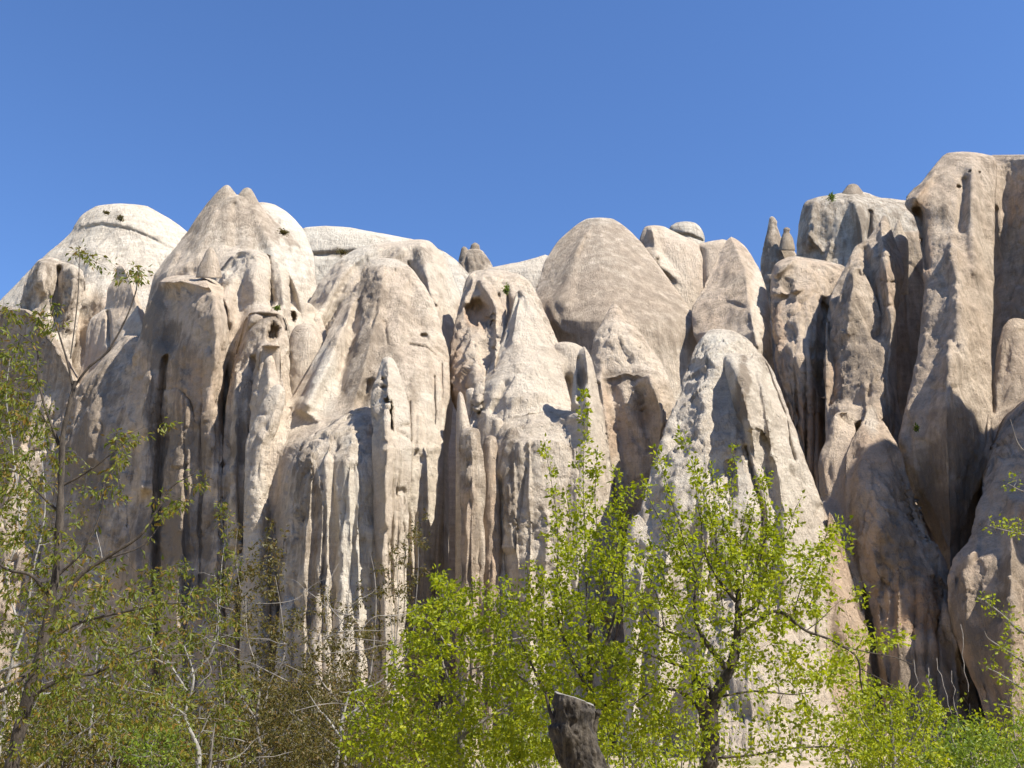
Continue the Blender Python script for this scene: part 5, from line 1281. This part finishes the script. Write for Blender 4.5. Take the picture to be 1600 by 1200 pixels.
# --- cut trunk standing in front
def cut_trunk():
    Yt = 5.6
    first = at(915, 1290, Yt)
    root = empty('cut_trunk', tuple(first), 'thick dark trunk sawn off flat at the top, leaning left with rough bark, bottom centre', 'tree stump')
    rows = [(1085, 870, 920, .0), (1090, 868, 926, 0), (1098, 868, 930, 0), (1112, 869, 935, 0), (1130, 866, 932, 0), (1136, 861, 930, 0), (1150, 863, 934, 0), (1180, 872, 942, 0), (1210, 882, 952, 0), (1300, 890, 965, 0), (1420, 880, 980, 0)]
    ys = np.concatenate([np.arange(1092, 1220, 1.6), np.arange(1222, 1420, 8)])
    L = np.interp(ys, [q[0] for q in rows], [q[1] for q in rows]); R = np.interp(ys, [q[0] for q in rows], [q[2] for q in rows])
    n = 90
    th = np.linspace(0, 2 * np.pi, n, endpoint=False)
    C = at((L + R) / 2, ys, Yt)
    w = (R - L) / 2 / FPX * Yt
    P = C[:, None] + np.stack([np.cos(th)[None] * w[:, None], np.sin(th)[None] * w[:, None], np.zeros((len(ys), n))], -1)
    # slanting saw cut: the top edge is higher at the left
    f = np.exp(-(ys - 1092) / 14)[:, None]
    P[..., 2] += f * (-.035 * np.cos(th)[None] + .004 * np.sin(th * 3)[None])
    Nn = np.stack([np.cos(th)[None] + 0 * w[:, None], np.sin(th)[None] + 0 * w[:, None], 0 * w[:, None] + 0 * th[None]], -1)
    d = fbm(P * np.array([9, 9, 4]), 4, .6) * .018 - np.abs(fbm(P * np.array([22, 22, 7]) + 5, 3, .6)) * .022 + fbm(P * 2.5, 2) * .02
    d *= smooth(ys, 1090, 1100)[:, None] * .8 + .2
    P = P + Nn * d[..., None]
    o3 = np.array(first)
    nr = len(ys)
    i = np.arange(nr - 1)[:, None] * n; j = np.arange(n)[None]; j2 = (j + 1) % n
    q = np.stack([i + j, i + n + j, i + n + j2, i + j2], -1).reshape(-1, 4)
    me = mesh_np('trunk', P.reshape(-1, 3) - o3, q)
    BK = bark_material('stump_bark', (.016, .012, .009), (.11, .09, .066), 26, .5)
    link('trunk', me, BK, root)
    # sawn face
    top = P[0]
    c = top.mean(0)
    rings = [top * 1.0]
    Vv = []
    for k, s in enumerate((1, .97, .8, .55, .3, .1)):
        rg = c + (top - c) * s
        rg[:, 2] += (.004 if k else 0) + .004 * perlin(rg * 30)
        Vv.append(rg)
    Vv = np.concatenate(Vv + [c[None] + [0, 0, .004]])
    m = 6
    i = np.arange(m - 1)[:, None] * n
    q = np.stack([i + j, i + n + j, i + n + j2, i + j2], -1).reshape(-1, 4)
    jj = np.arange(n); t3 = np.stack([np.full(n, m * n), (m - 1) * n + jj, (m - 1) * n + (jj + 1) % n], -1)
    SW = bark_material('sawn_wood', (.16, .145, .125), (.3, .28, .25), 40, .05)
    link('cut_face', mesh_np('cut_face', Vv - o3, [q, t3]), SW, root)
    # broken side stub
    P2 = np.array([at(925, 1150, Yt - .03), at(930, 1130, Yt - .04), at(934, 1116, Yt - .05), at(937, 1108, Yt - .05)])
    V, F = tube([(spline(P2, 4) - o3, np.linspace(.022, .011, 13) * (1 + .15 * np.random.default_rng(3).normal(size=13)))], 8)
    link('stub', mesh_np('stub', V, F), BK, root)
    P2 = np.array([at(884, 1170, Yt - .02), at(862, 1120, Yt - .02), at(856, 1098, Yt), at(852, 1085, Yt)])
    V, F = tube([(spline(P2, 4) - o3, np.linspace(.014, .006, 13))], 6)
    link('shoot', mesh_np('shoot', V, F), BARK_D, root)
cut_trunk()

# --- tufts that cling to the cliff
def tuft(name, label, cat, px, py, Y, w, h, n=260, bare=False):
    r = np.random.default_rng(int(px))
    c = at(px, py, Y)
    s = Y / FPX
    root = empty(name, tuple(c), label, cat, 'small bushes growing on the cliff')
    ps = []
    for k in range(9):
        e = np.array([r.normal() * w * .35, r.normal() * w * .3, h * r.uniform(.4, 1)]) * s
        u = np.linspace(0, 1, 4)[:, None]
        ps.append((np.zeros(3) * (1 - u) + e * u + r.normal(size=(4, 3)) * .04, np.linspace(.05, .02, 4)))
    V, F = tube(ps, 3)
    tag(link('stems', mesh_np('stems', V, F), BARK_D, root), kind='stuff')
    C = np.stack([r.normal(size=n) * w * .3, r.normal(size=n) * w * .3, (.45 + r.normal(size=n) * .25) * h], -1) * s
    leaf_mesh('foliage', C, r.normal(size=(n, 3)), .16, LEAF_D if not bare else LEAF_B, root, r=r)
tuft('cliff_bush', 'lone small bush silhouetted on the skyline of the grey-white massif', 'bush', 1300, 313, 82, 9, 14, 300)
tuft('cliff_bush', 'tiny green tuft growing on the alcove tower above its arch', 'bush', 791, 458, 57.5, 7, 15, 160)
tuft('cliff_bush', 'small dark bush on the brow of the pale dome at far left', 'bush', 188, 345, 86, 9, 10, 260, True)
tuft('cliff_bush', 'low dark scrub patch on the pale dome, left of the small dark bush', 'bush', 166, 334, 88, 10, 5, 160, True)
tuft('cliff_bush', 'small round green tuft below the twin-tipped peak, above the cave rock', 'bush', 432, 484, 58, 8, 6, 120)
tuft('cliff_bush', 'low scrub in the crease under the long white ridge', 'bush', 535, 397, 80, 16, 6, 200, True)
tuft('cliff_bush', 'small dry bush on the right shoulder of the twin-tipped peak', 'bush', 443, 366, 66, 12, 8, 160, True)
tuft('cliff_bush', 'tiny leafy sprig on the shaded face of the great right pillar', 'bush', 1432, 672, 44, 5, 8, 50)
